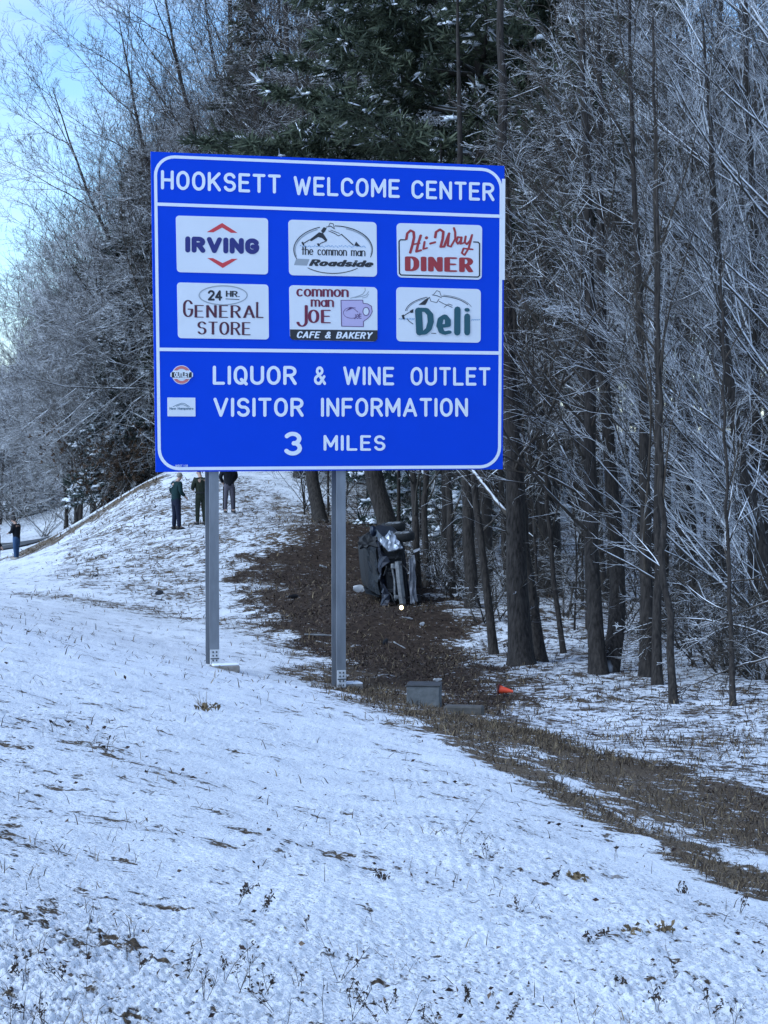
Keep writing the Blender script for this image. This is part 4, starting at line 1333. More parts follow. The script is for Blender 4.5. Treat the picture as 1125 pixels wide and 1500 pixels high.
    for k, (px, d, h) in enumerate([(450, 75, 2.6), (500, 78, 3.2), (535, 72, 2.2), (620, 74, 3.0), (660, 66, 2.6), (715, 72, 3.0), (840, 66, 2.6), (930, 70, 3), (1000, 60, 2.4), (1040, 48, 2.2), (1085, 52, 2.8), (1120, 46, 2.4), (700, 58, 2.0), (640, 58, 2), (602, 60, 1.6), (648, 54, 1.5), (672, 51, 1.4), (712, 47, 1.3), (748, 52, 1.8), (790, 56, 1.8), (835, 48, 1.4), (860, 54, 1.7), (915, 46, 1.5), (940, 56, 1.9), (975, 50, 1.6), (1005, 43, 1.5), (1030, 40, 1.7), (1060, 39, 2.0), (1090, 38, 2.1), (1115, 37.5, 1.9), (1142, 39, 2.2)]):
        shrub(20 + k, px, d, h, .7, 'leafless brush growing between the trunks of the wood', twig_d, 9, None, 'brush between the trunks')
    # fallen brushwood at the right edge
    rg = np.random.default_rng(77)
    for k, (x0, y0, x1, y1, d, w, lab) in enumerate([(1135, 935, 905, 905, 37, .030, 'long snowy branch arching left from the right edge'), (1130, 880, 990, 950, 36, .024, 'broken branch slanting down to the snow at the right edge'),
                                                     (1140, 960, 1010, 1010, 34.5, .022, 'brushwood branch lying lowest at the right edge'), (1120, 850, 985, 870, 38, .02, 'upper branch of the brushwood at the right edge')]):
        a, b = at(x0, y0, d), at(x1, y1, d + 1)
        base = np.array((a[0], a[1], G1(a[0], a[1])))
        P, r = limb(rg, a, b - a + np.array((0, 0, .25)), np.linalg.norm(b - a), w, .007, 10, .07, -.03)
        wd = Wood(); wd.put(P - base, r, 5)
        wt = Wood()
        ramify(rg, wt, P - base, r, 0, [(11, .42, 45, .1, 6, 4, .12, -.03), (6, .45, 40, .2, 4, 3, .15, -.02), (3, .5, 40, .2, 3, 3, .1, 0)])
        t = thing('fallen_branch', lab, 'branch', base)
        child('stem', mesh_of('stem', wd, twig), t)
        child('twigs', mesh_of('twigs', wt, twig), t)

# ================================================================ people
def skin(V, Rr, E, root=0, sub=1):
    me = bpy.data.meshes.new('skin_tmp')
    me.from_pydata([tuple(map(float, v)) for v in V], E, [])
    o = bpy.data.objects.new('skin_tmp', me)
    col.objects.link(o)
    md = o.modifiers.new('s', 'SKIN')
    md.use_smooth_shade = True
    for i, r in enumerate(Rr):
        sv = me.skin_vertices[0].data[i]
        sv.radius = (r, r) if isinstance(r, (int, float)) else r
        sv.use_root = (i == root)
    m2 = o.modifiers.new('u', 'SUBSURF')
    m2.levels = sub
    m2.render_levels = sub
    dg = bpy.context.evaluated_depsgraph_get()
    ev = o.evaluated_get(dg)
    em = ev.to_mesh()
    v = np.empty(len(em.vertices) * 3)
    em.vertices.foreach_get('co', v)
    f = [tuple(p.vertices) for p in em.polygons]
    ev.to_mesh_clear()
    bpy.data.objects.remove(o)
    bpy.data.meshes.remove(me)
    return v.reshape(-1, 3), f

def make_person(label, px, py, d, height, yaw, mats, arms, head=(0, .03, 0), stance=.10, feet=(0, 0), hair='short', cap=False, stripe=None, patches=(), belt=None, lean=0.0):
    """yaw: facing direction, 0 = away from the camera (+Y), positive towards +X. arms: per side (elbow, wrist) local offsets from the shoulder"""
    b = at(px, py, d)
    b[2] = G1(b[0], b[1]) + .015
    k = height / 1.78
    ca, sa = math.cos(-yaw), math.sin(-yaw)
    def X(v):
        v = np.asarray(v, float).reshape(-1, 3) * k
        return np.stack([v[:, 0] * ca - v[:, 1] * sa, v[:, 0] * sa + v[:, 1] * ca, v[:, 2]], 1) + b
    t = thing('person', label, 'person', b)
    sk, jk, tr, sh, hr = mats['skin'], mats['jacket'], mats['trousers'], mats['shoes'], mats['hair']
    L = lean
    sho = {-1: np.array((-.19, L, 1.435)), 1: np.array((.19, L, 1.435))}
    el = {s: sho[s] + np.array(arms[s][0]) for s in (-1, 1)}
    wr = {s: el[s] + np.array(arms[s][1]) for s in (-1, 1)}
    hx, hy, hz = head
    V = [(0, 0, .95), (0, L * .4, 1.12), (0, L * .9, 1.33), (0, L + .01, 1.475), (hx * .4, L + hy * .5 + .01, 1.55), (hx, L + hy + .02, 1.635 + hz), (hx * 1.1, L + hy + .01, 1.70 + hz)]
    Rr = [(.15, .11), (.135, .10), (.165, .115), (.06, .06), (.056, .058), (.072, .092), (.066, .082)]
    E = [(0, 1), (1, 2), (2, 3), (3, 4), (4, 5), (5, 6)]
    for s in (-1, 1):
        i = len(V)
        V += [sho[s], el[s], wr[s], wr[s] + unit(wr[s] - el[s]) * .08]
        Rr += [.058, .044, .03, (.042, .02)]
        E += [(2, i), (i, i + 1), (i + 1, i + 2), (i + 2, i + 3)]
        j = len(V)
        fx = s * stance
        V += [(s * .095, 0, .88), (s * .10 + (fx - s * .095) * .5, .015, .50), (fx, feet[(s + 1) // 2], .09), (fx + s * .02, feet[(s + 1) // 2] + .15, .04)]
        Rr += [.088, .058, .042, .034]
        E += [(0, j), (j, j + 1), (j + 1, j + 2), (j + 2, j + 3)]
    v, f = skin(V, Rr, E)
    m = MB()
    m.add(X(v), f)
    # face: nose, brow, ears; hands: fingers and thumb
    hc = np.array((hx * 1.05, L + hy + .02, 1.655 + hz))
    for q, r in (((0, .094, -.012), (.011, .016, .019)), ((0, .08, -.05), (.024, .012, .007)), ((.074, .0, -.01), (.008, .02, .028)), ((-.074, .0, -.01), (.008, .02, .028)), ((0, .07, .03), (.04, .016, .01))):
        w = MB(); w.ellipsoid((0, 0, 0), r, 8, 6)
        m.add(X(np.array(w.v) + hc + np.array(q)), w.f)
    for s in (-1, 1):
        dd = unit(wr[s] - el[s])
        sd = unit(np.cross(dd, (0, 0, 1)) + 1e-3)
        palm = wr[s] + dd * .085
        for i, (o_, l_) in enumerate(((-.03, .062), (-.01, .074), (.011, .070), (.03, .055))):
            p0 = palm + sd * o_
            P = [p0, p0 + dd * l_ * .5 + np.array((0, 0, -.006)), p0 + dd * l_ * .85 + np.array((0, 0, -.022)), p0 + dd * l_ + np.array((0, 0, -.038))]
            w = MB(); w.tube(P, [.0095, .009, .008, .006], 6)
            m.add(X(w.v), w.f)
        p0 = wr[s] + dd * .03 - sd * s * .035
        w = MB(); w.tube([p0, p0 + dd * .03 - sd * s * .022, p0 + dd * .06 - sd * s * .026], [.012, .010, .007], 6)
        m.add(X(w.v), w.f)
    m.build('body', sk, t, True)
    # jacket
    V = [(0, 0, .84), (0, 0, .97), (0, L * .5, 1.15), (0, L * .9, 1.33), (0, L + .005, 1.45), (0, L + .01, 1.505)]
    Rr = [(.20, .145), (.195, .14), (.185, .14), (.205, .145), (.12, .10), (.072, .072)]
    E = [(i, i + 1) for i in range(5)]
    for s in (-1, 1):
        i = len(V)
        V += [sho[s] * (1, 1, .995), (sho[s] + el[s]) / 2, el[s], (el[s] + wr[s]) / 2, wr[s] - unit(wr[s] - el[s]) * .005]
        Rr += [.092, .083, .074, .064, .054]
        E += [(3, i), (i, i + 1), (i + 1, i + 2), (i + 2, i + 3), (i + 3, i + 4)]
    v, f = skin(V, Rr, E, 2)
    rgx = np.random.default_rng(abs(int(px)))
    v = v + (np.abs(pn(v[:, 0] * 9 + px, v[:, 2] * 7, 3)) * .03 - .006)[:, None] * unit(np.array((.3, 1, 0))) * np.sign(v[:, 1:2] + 1e-6)
    ja = obj('jacket', X(v), f, jk, t, True)
    # trousers
    V = [(0, 0, 1.08), (0, 0, .93)]
    Rr = [(.172, .128), (.178, .136)]
    E = [(0, 1)]
    for s in (-1, 1):
        j = len(V)
        fx, fy = s * stance, feet[(s + 1) // 2]
        V += [(s * .09, 0, .82), (s * .095 + (fx - s * .095) * .5, .02, .52), (fx * .99, fy * .8, .28), (fx, fy, .07)]
        Rr += [.112, .086, .074, .070]
        E += [(1, j), (j, j + 1), (j + 1, j + 2), (j + 2, j + 3)]
    v, f = skin(V, Rr, E, 1)
    obj('trousers', X(v), f, tr, t, True)
    for s in (-1, 1):
        fx, fy = s * stance, feet[(s + 1) // 2]
        m = MB()
        m.ellipsoid((fx, fy - .02, .055), (.05, .085, .06), 12, 8)
        m.ellipsoid((fx + s * .015, fy + .09, .04), (.05, .115, .042), 12, 8)
        m.box((fx + s * .01, fy + .05, .008), (.085, .27, .022), 0, .008)
        m.v = [tuple(p) for p in X(m.v)]
        m.build('shoe', sh, t, True)
    m = MB()
    hc = np.array((hx * 1.1, L + hy - .004, 1.70 + hz))
    if cap:
        m.ellipsoid(hc + (0, 0, .03), (.09, .108, .07), 14, 8)
        m.box(hc + np.array((0, .12, .012)), (.13, .09, .012), 0, .005)
        m.v = [tuple(p) for p in X(m.v)]
        m.build('cap', hr, t, True)
    else:
        m.ellipsoid(hc + (0, -.008, .008), (.084, .103, .088), 14, 10)
        m.v = [tuple(p) for p in X(np.array(m.v))]
        m.build('hair', hr, t, True)
    if belt is not None:
        m = MB()
        a = np.linspace(0, 2 * math.pi, 25)[:-1]
        n = len(a)
        vv = [(q * math.cos(c) * .205, q * math.sin(c) * .152, z) for z in (.985, 1.035) for q in (1.0,) for c in a]
        m.add(X(vv), [(i, (i + 1) % n, n + (i + 1) % n, n + i) for i in range(n)])
        m.build('belt', belt, t)
    for nm, mm, c, r in patches:
        m = MB(); m.ellipsoid((0, 0, 0), r, 10, 6)
        m.v = [tuple(p) for p in X(np.array(m.v) + np.array(c))]
        m.build(nm, mm, ja)
    if stripe is not None:
        for s in (-1, 1):
            fx, fy = s * stance, feet[(s + 1) // 2]
            m = MB()
            m.tube(X([(s * .19, 0, .86), (s * .105 + (fx - s * .095) * .5 + s * .07, .02, .52), (fx + s * .068, fy, .1)]), [.022, .02, .02], 6)
            m.build('trouser_stripe', stripe, t)
    return t

def build_people():
    skin_m = mottled('skin', (.42, .25, .18), (.50, .31, .23), 30, .6)
    def cloth(n, a, b):
        return mottled(n, a, b, 26, .9, 0, .25, .2)
    dark = cloth('black_cloth', (.007, .008, .011), (.016, .017, .022))
    green = cloth('dark_green_cloth', (.006, .022, .024), (.012, .034, .036))
    olive = cloth('olive_cloth', (.024, .029, .020), (.040, .046, .032))
    navy = cloth('navy_cloth', (.008, .011, .024), (.014, .018, .036))
    greyt = cloth('grey_twill', (.075, .068, .085), (.11, .10, .12))
    jeans = cloth('blue_denim', (.030, .065, .14), (.05, .10, .19))
    brownt = cloth('brown_cloth', (.05, .03, .03), (.08, .05, .045))
    boots = mottled('boot_leather', (.014, .012, .011), (.035, .028, .024), 20, .6)
    sneaker = mottled('pale_shoe', (.35, .32, .27), (.5, .47, .4), 20, .7)
    hair_g = mottled('greyish_hair', (.20, .17, .14), (.34, .29, .24), 60, .8)
    hair_d = mottled('dark_hair', (.012, .010, .010), (.03, .024, .02), 60, .7)
    white = mat('white_print', (.62, .66, .70), .7)
    gold = mat('gold_badge', (.62, .55, .28), .5)
    leather = mat('belt_leather', (.012, .012, .013), .5)
    khaki = mat('khaki_print', (.16, .14, .10), .7)
    front = {-1: ((-.07, .02, -.27), (.10, .22, -.05)), 1: ((.07, .02, -.27), (-.10, .22, -.05))}
    pocket = {-1: ((-.09, -.04, -.27), (.06, .19, -.13)), 1: ((.09, -.04, -.27), (-.06, .19, -.13))}
    back = {-1: ((-.09, -.07, -.26), (.13, -.12, -.18)), 1: ((.09, -.07, -.26), (-.13, -.12, -.18))}
    down = {-1: ((-.06, .0, -.29), (.02, .12, -.22)), 1: ((.06, .0, -.29), (-.02, .12, -.22))}
    make_person('person in a dark green jacket with white back lettering, head bowed', 258, 775, 69, 1.82, R(52), dict(skin=skin_m, jacket=green, trousers=navy, shoes=boots, hair=hair_g), pocket,
                head=(.02, .10, -.03), stance=.115, feet=(.0, .04), lean=.03,
                patches=[('back_lettering', white, (-.07, -.125, 1.37), (.062, .02, .012)), ('back_lettering', white, (-.05, -.128, 1.335), (.055, .02, .011)), ('back_lettering', white, (-.09, -.125, 1.30), (.04, .02, .010))])
    make_person('person in olive uniform and dark cap half hidden by the left sign post', 294.5, 771, 69.4, 1.80, R(-28), dict(skin=skin_m, jacket=olive, trousers=olive, shoes=boots, hair=hair_d), front,
                head=(-.02, .08, -.02), stance=.12, cap=True, belt=leather, lean=.02, patches=[('back_lettering', khaki, (0, -.125, 1.42), (.10, .018, .018))])
    make_person('person in a black jacket with pale badges and grey trousers, head behind the sign', 335.5, 753, 74, 1.82, R(160), dict(skin=skin_m, jacket=dark, trousers=greyt, shoes=boots, hair=hair_d), back,
                head=(0, .02, 0), stance=.13, cap=True, stripe=dark, patches=[('badge', gold, (.07, .14, 1.40), (.035, .02, .042)), ('shoulder_patch', gold, (-.235, .05, 1.39), (.022, .04, .05))])
    make_person('person in a black jacket and blue jeans with pale shoes, looking down beside the road', 24.5, 823, 90, 1.76, R(-62), dict(skin=skin_m, jacket=dark, trousers=jeans, shoes=sneaker, hair=hair_d), front,
                head=(0, .11, -.03), stance=.085, feet=(0, .03), lean=.03)
    make_person('person in a dark coat and brown trousers cut off by the left picture edge', -3.5, 825, 89, 1.72, R(70), dict(skin=skin_m, jacket=dark, trousers=brownt, shoes=boots, hair=hair_d), down,
                head=(0, .03, 0), stance=.09)

# ================================================================ the overturned car
def build_car():
    D = 49.0
    g = G(585, 892)
    base = at(586, 892, D); base[2] = G1(base[0], base[1])
    t = thing('wrecked_car', 'dark blue wrecked car lying on its side among the trees with one headlight lit', 'car', base)
    yw = R(7)
    ax_f = np.array((math.sin(yw) * .6, -math.cos(yw), -.06)); ax_f = unit(ax_f)       # nose towards the camera
    ax_l = unit(np.array((-.10, 0, 1)) - ax_f * np.dot(np.array((-.10, 0, 1)), ax_f))  # the car's left side points up
    ax_u = np.cross(ax_f, ax_l)                                                         # its roof points left
    org = base + ax_l * .84 - ax_u * (-.22) + ax_f * (-2.2)
    org = org + np.array((.72, 0, 0))
    KS = .90
    def C(x, y, z):
        x, y, z = (x - 2.1) * KS + 2.1, (y + .84) * KS - .84, (z + .22) * KS - .22
        return org + ax_f * x + ax_l * y + ax_u * z
    paint = mottled('dark_blue_paint', (.006, .010, .022), (.016, .024, .045), 4, .32, .3, 0, .5)
    shaded_paint = mottled('shaded_bonnet_paint', (.004, .006, .012), (.020, .024, .040), 9, .55, .1, .2)  # bonnet colour darkened: the shade on it is painted in
    blackp = mottled('black_plastic_and_roof_shade', (.008, .008, .009), (.02, .02, .021), 14, .7)
    alu = mottled('bare_aluminium', (.16, .16, .16), (.36, .36, .36), 9, .45, .5, .15)
    pale = mottled('torn_pale_plastic', (.12, .12, .13), (.38, .38, .40), 7, .6)
    glass = mottled('shattered_dark_glass', (.004, .005, .006), (.030, .034, .040), 16, .55, 0, .6, .15)
    rub = mottled('tyre_rubber', (.010, .010, .010), (.022, .021, .02), 30, .85)
    rg = np.random.default_rng(4)
    def loft(st, m, name, crump=.0, npt=16):
        rings = []
        for (x, w, z0, z1) in st:
            r = []
            for i in range(npt):
                a = 2 * math.pi * i / npt
                ca, sa = math.cos(a), math.sin(a)
                y = w * abs(ca) ** .45 * (1 if ca >= 0 else -1)
                z = (z0 + z1) / 2 + (z1 - z0) / 2 * abs(sa) ** .5 * (1 if sa >= 0 else -1)
                r.append((x, y, z))
            rings.append(r)
        P = np.array(rings)
        if crump:
            P = P + rg.normal(0, crump, P.shape) * sstep(-.6, 1.6, P[..., :1])
        n = len(st)
        v = [C(*p) for p in P.reshape(-1, 3)]
        f = [(i * npt + j, i * npt + (j + 1) % npt, (i + 1) * npt + (j + 1) % npt, (i + 1) * npt + j) for i in range(n - 1) for j in range(npt)]
        f += [tuple(range(npt))[::-1], tuple(range((n - 1) * npt, n * npt))]
        return obj(name, v, f, m, t, False)
    loft([(-2.3, .6, .42, .86), (-2.15, .8, .30, .96), (-1.5, .88, .24, .98), (-.4, .9, .22, .96), (.6, .9, .22, .93), (1.2, .88, .25, .90), (1.6, .84, .28, .80)], paint, 'body', .02)
    loft([(-1.75, .70, .90, .97), (-1.2, .66, .9, 1.30), (-.7, .65, .9, 1.34), (-.3, .66, .88, 1.24), (0, .62, .88, 1.27), (.22, .66, .88, 1.14), (.5, .68, .88, 1.06), (.85, .74, .88, .95)], blackp, 'roof', .035)  # roof takes the black material, its shade put into the colour
    # windscreen and side glass
    gx, gy = 6, 9                           # caved in and shattered: an uneven sheet
    sv = []
    for i in range(gx):
        for j in range(gy):
            u, w = i / (gx - 1), j / (gy - 1)
            y = (.58 + .08 * u) * (1 - 2 * w)
            sv.append(C(.20 + .68 * u, y, 1.22 - .24 * u - .09 * math.sin(math.pi * w) * math.sin(math.pi * min(1, u + .15)) + rg.normal(0, .022)))
    bk = [p - ax_u * .012 for p in sv]
    n_ = gx * gy
    f = []
    for i in range(gx - 1):
        for j in range(gy - 1):
            q = i * gy + j
            f += [(q, q + 1, q + gy + 1, q + gy), (n_ + q + gy, n_ + q + gy + 1, n_ + q + 1, n_ + q)]
    obj('windscreen', sv + bk, f, glass, t)
    for s in (-1, 1):
        v = [C(-1.1, s * .675, .98), C(.6, s * .735, .98), C(.1, s * .665, 1.30), (C(-1.0, s * .655, 1.28))]
        v += [p + ax_l * s * .012 for p in v]
        obj('side_window', v, [(0, 1, 2, 3), (7, 6, 5, 4), (0, 4, 5, 1), (1, 5, 6, 2), (2, 6, 7, 3), (3, 7, 4, 0)], glass, t)
    # crumpled bonnet: a folded sheet with thickness
    nx, ny = 14, 12
    top = []
    for i in range(nx):
        for j in range(ny):
            x = .85 + 1.25 * i / (nx - 1)
            y = -.76 + 1.5 * j / (ny - 1)
            z = .90 + .08 * math.sin(i * .7) * (i / nx) + .10 * math.cos(j * .9 + i * .6) * (i / nx) ** 1.2 + rg.normal(0, .030)
            top.append(C(x + rg.normal(0, .02), y, z))
    b2 = [p - ax_u * .02 for p in top]
    N = nx * ny
    f = []
    for i in range(nx - 1):
        for j in range(ny - 1):
            q = i * ny + j
            f += [(q, q + ny, q + ny + 1, q + 1), (N + q + 1, N + q + ny + 1, N + q + ny, N + q)]
    for i in range(nx - 1):
        for j in (0, ny - 1):
            q = i * ny + j
            f.append((q, q + ny, N + q + ny, N + q))
    for j in range(ny - 1):
        for i in (0, nx - 1):
            q = i * ny + j
            f.append((q, q + 1, N + q + 1, N + q))
    obj('bonnet', top + b2, f, shaded_paint, t)
    # engine bay, beams and torn front end
    m = MB()
    kf, kl, ku = ax_f * KS, ax_l * KS, ax_u * KS
    m.frame_box(C(0, 0, 0), kf, kl, ku, 1.5, 1.95, -.72, .70, .34, .86, .03)
    for k in range(9):
        y = -.6 + k * .14
        m.frame_box(C(0, 0, 0), kf, kl, ku, 1.95, 2.0 + rg.uniform(0, .08), y, y + rg.uniform(.05, .11), rg.uniform(.36, .5), rg.uniform(.6, .84), .01)
    for k in range(7):                     # hoses and wiring hanging out of the torn front
        p0 = C(1.98, rg.uniform(-.6, .6), rg.uniform(.3, .85))
        P, r = limb(rg, p0, ax_f + rg.normal(0, .6, 3), rg.uniform(.2, .5), .016, .010, 7, .25, -.15)
        m.tube(P, r, 5)
    m.build('engine_bay', blackp, t)
    m = MB()
    P = [C(2.14, y, .50 + .02 * math.cos(y * 2)) for y in np.linspace(-.78, .32, 7)]
    m.tube(P, [.075] * 7, 4)
    m.build('bumper_beam', alu, t)
    m = MB()
    P = [C(2.05, y, .66 + .015 * math.sin(y * 9)) for y in np.linspace(-.66, .22, 6)]
    m.tube(P, [.03] * 6, 5)
    m.box(C(2.06, .20, .62), (.16, .10, .12), .3, .02); m.box(C(2.06, -.58, .64), (.12, .1, .09), .2, .02)
    m.build('radiator_support', alu, t)
    def plate(name, mm, pts, th=.03, crump=.02, n=6, parent=None):
        """crumpled four cornered sheet with thickness; corners in car coordinates"""
        c = [C(*p) for p in pts]
        nn = unit(np.cross(c[1] - c[0], c[3] - c[0]))
        g_ = []
        for i in range(n):
            for j in range(n):
                u, w = i / (n - 1), j / (n - 1)
                g_.append((c[0] * (1 - u) + c[1] * u) * (1 - w) + (c[3] * (1 - u) + c[2] * u) * w + nn * rg.normal(0, crump) + rg.normal(0, crump * .5, 3))
        N_ = n * n
        f = []
        for i in range(n - 1):
            for j in range(n - 1):
                q = i * n + j
                f += [(q, q + n, q + n + 1, q + 1), (N_ + q + 1, N_ + q + n + 1, N_ + q + n, N_ + q)]
            for a in (i, (n - 1) * n + i):
                f.append((a, a + 1, N_ + a + 1, N_ + a))
            for a in (i * n, i * n + n - 1):
                f.append((a, a + n, N_ + a + n, N_ + a))
        return obj(name, g_ + [p - nn * th for p in g_], f, mm, parent or t)
    sky_sheen = mottled('fender_sky_sheen', (.20, .22, .25), (.46, .49, .54), 5, .35, .5)  # pale tone paints the sky's reflection onto the dark blue fender
    # left front fender torn loose and facing the sky, the rest of the torn panels
    pl = plate('front_fender', sky_sheen, [(1.95, .86, .96), (1.75, 1.05, .58), (2.18, .62, .36), (2.28, .60, .74)], .03, .022, 7)
    pl['label'] = 'crumpled front fender turned up to the sky, the sky reflection painted in'
    plate('fender_liner', blackp, [(1.75, .98, 1.0), (1.6, .95, 1.40), (1.85, .72, 1.44), (2.0, .72, .98)], .05, .03)
    plate('bumper_cover', pale, [(2.12, .34, .26), (2.05, .42, .10), (1.98, -.74, .14), (2.08, -.78, .30)], .03, .025, 7)
    plate('torn_trim', pale, [(1.9, .52, .10), (1.85, .56, -.06), (1.88, .50, -.07), (1.93, .46, .10)], .03, .005, 3)
    # wheels: two show their tyres on the right, two lie below
    def wheel(x, y, s):
        m = MB()
        a = np.linspace(0, 2 * math.pi, 25)[:-1]
        prof = [(.22, -.10), (.30, -.11), (.325, -.07), (.33, 0), (.325, .07), (.30, .11), (.22, .10)]
        n = len(a)
        v = [C(x + r * math.cos(q), y + o_, .32 + r * math.sin(q)) for r, o_ in prof for q in a]
        f = [(i * n + j, i * n + (j + 1) % n, (i + 1) * n + (j + 1) % n, (i + 1) * n + j) for i in range(len(prof) - 1) for j in range(n)]
        w = obj('wheel', v, f, rub, t, True)
        m = MB()
        m.tube([C(x, y - .09, .32), C(x, y + .09, .32)], [.22, .22], 20)
        for q in range(5):
            c_, s_ = math.cos(q * 1.257), math.sin(q * 1.257)
            m.tube([C(x + .03 * c_, y + s * .095, .32 + .03 * s_), C(x + .2 * c_, y + s * .10, .32 + .2 * s_)], [.03, .022], 6)
        m.build('rim', alu, w)
    wheel(1.42, .84, 1); wheel(1.42, -.80, -1); wheel(-1.35, .80, 1); wheel(-1.35, -.80, -1)
    m = MB()
    m.ellipsoid(C(.75, .98, .98), (.10, .13, .08), 12, 8, np.array([ax_f, ax_l, ax_u]))
    m.build('mirror', paint, t, True)
    # the lit headlight at the bottom
    lit = bpy.data.materials.new('lit_headlight'); lit.use_nodes = True
    b = lit.node_tree.nodes['Principled BSDF']
    b.inputs['Base Color'].default_value = (.9, .8, .6, 1)
    b.inputs['Emission Color'].default_value = (1.0, .78, .42, 1)
    b.inputs['Emission Strength'].default_value = 2.5
    hp = at(588, 890, D - 2.35)
    hz = G1(hp[0], hp[1])
    hp[2] = max(hp[2], hz + .09)
    m = MB(); m.ellipsoid(hp, (.042, .028, .048), 16, 10)
    hl = m.build('headlight', lit, t, True)
    m = MB()
    m.tube([hp + (0, .24, 0), hp + (0, .02, 0)], [.05, .085], 14)
    m.build('housing', blackp, hl)

# ================================================================ small things on the ground
def build_small():
    conc = mottled('basin_concrete', (.10, .105, .105), (.16, .165, .165), 10, .9, 0, .5, .2)
    dark = mat('basin_inside', (.02, .02, .02), .9)
    g = G(622, 1034)
    t = thing('catch_basin', 'grey concrete drain box standing at the toe of the snowy slope', 'drain box', g)
    s = np.linalg.norm(g - (0, 0, EZ)) / F
    w, h = 24 * s, 28 * s
    m = MB()
    yaw = -.10
    ca, sa = math.cos(yaw), math.sin(yaw)
    X, Y, Z = (ca, sa, 0), (-sa, ca, 0), (0, 0, 1)
    c = g + np.array((0, .25, 0))
    tt = .06
    m.frame_box(c, X, Y, Z, -w, w, -.25, -.25 + tt, -.15, h, .008); m.frame_box(c, X, Y, Z, -w, w, .25 - tt, .25, -.15, h, .008)
    m.frame_box(c, X, Y, Z, -w, -w + tt, -.25 + tt, .25 - tt, -.15, h - .004); m.frame_box(c, X, Y, Z, w - tt, w, -.25 + tt, .25 - tt, -.15, h - .004)
    m.build('wall', conc, t)
    m = MB(); m.frame_box(c, X, Y, Z, -w - .008, w + .012, -.262, .262, h + .002, h + .022, .005)
    m.build('lid', mottled('iron_lid', (.03, .03, .03), (.06, .06, .06), 9, .8), t)
    g = G(680, 1046)
    t = thing('headwall', 'low dark concrete slab lying in the ditch beside the drain box', 'slab', g)
    m = MB(); m.box(g + np.array((0, .1, .03)), (.56, .24, .16), -.18, .02); m.build('slab', mottled('dark_wet_concrete', (.05, .046, .04), (.10, .09, .08), 10, .9, 0, .5), t)
    # knocked over traffic cone
    g = G(740, 1018)
    s = np.linalg.norm(g - (0, 0, EZ)) / F
    t = thing('traffic_cone', 'orange traffic cone lying on its side with its dark base to the left', 'cone', g)
    a = unit(np.array((.95, -.25, -.12)))
    b0 = g + np.array((-8 * s, 0, 8 * s))
    orange = mottled('cone_orange', (.68, .055, .02), (.78, .085, .03), 8, .5)
    m = MB(); m.tube([b0, b0 + a * 20 * s], [6.3 * s, 1.7 * s], 18); m.build('body', orange, t, False)
    m = MB()
    e1 = unit(np.cross(a, (0, 0, 1))); e2 = np.cross(e1, a)
    m.frame_box(b0, a, e1, e2, -.03, -.002, -8 * s, 8 * s, -8 * s, 8 * s, .008)
    m.build('base', mottled('cone_base_rubber', (.05, .012, .012), (.09, .02, .018), 9, .8), t)
    # debris
    white = mottled('white_plastic', (.66, .66, .66), (.80, .80, .80), 6, .55)
    blackp = mottled('black_debris', (.010, .010, .013), (.03, .03, .035), 8, .6)
    rg = np.random.default_rng(12)
    def shard(name, label, px, py, wpx, hpx, mm, ang=0., seed=0, thick=.35, up=.4):
        """a torn curved shell of the given size in photo px lying on the ground"""
        g = G(px, py + hpx * .3)
        s = np.linalg.norm(g - (0, 0, EZ)) / F
        rr = np.random.default_rng(seed)
        n, k = 7, 5
        v = []
        L, W = wpx * s, max(hpx * s, .03)
        for i in range(n):
            for j in range(k):
                u, w = i / (n - 1) - .5, j / (k - 1) - .5
                x = u * L
                q = w * W * (1 - .7 * abs(2 * u) ** 2.2 * rr.uniform(.7, 1.1))
                v.append((x, -q * (1 - up) - .3 * W * (.25 - w * w), q * up + W * up * .5 + .02 + rr.normal(0, .006)))
        v = np.array(v)
        ca, sa = math.cos(ang), math.sin(ang)
        x, z = v[:, 0] * ca - v[:, 2] * sa, v[:, 0] * sa + v[:, 2] * ca
        v = np.stack([x, v[:, 1], z - z.min() + .035], 1) + g
        th = np.array((0, max(.012, W * thick * .3), -.006))
        N = n * k
        f = []
        for i in range(n - 1):
            for j in range(k - 1):
                q = i * k + j
                f += [(q, q + k, q + k + 1, q + 1), (N + q + 1, N + q + k + 1, N + q + k, N + q)]
            for a_ in (i * k, i * k + k - 1):
                f.append((a_, a_ + k, N + a_ + k, N + a_))
        for j in range(k - 1):
            for a_ in (j, (n - 1) * k + j):
                f.append((a_, a_ + 1, N + a_ + 1, N + a_))
        o = obj(name, np.vstack([v, v + th]), f, mm, None, False, g)
        tag(o, label, 'debris')
    shard('broken_panel', 'long white strip of car trim lying at the edge of the brown litter', 466, 932, 40, 6, white, -.04, 1)
    shard('broken_panel', 'white torn plastic piece lying left of the overturned car', 525, 865, 17, 17, white, -.1, 2, .6, .7)
    shard('broken_panel', 'small pale piece beside the right sign post in the brown litter', 473, 832, 11, 6, white, -.25, 3)
    shard('broken_panel', 'thin pale strip on the bank left of the car', 525, 804, 15, 4, white, -.1, 4)
    shard('broken_panel', 'pale stick of broken trim lying in the litter below the headlight', 584, 951, 20, 4, white, -.5, 5)
    shard('broken_panel', 'dark splinter leaning against the pale stick of trim', 569, 944, 10, 9, blackp, .9, 6, .2, .8)
    shard('broken_panel', 'pale scrap just below the lit headlight', 596, 908, 16, 5, white, -.2, 7)
    shard('broken_panel', 'tiny pale scrap at the foot of the thin stems right of the headlight', 620, 917, 7, 7, white, .4, 8, .4, .7)
    shard('broken_panel', 'pale scrap lying behind the drain box', 641, 999, 13, 8, white, .05, 9, .5, .6)
    shard('broken_panel', 'leftmost pale scrap in the brown litter', 377, 859, 7, 4, white, .1, 10)
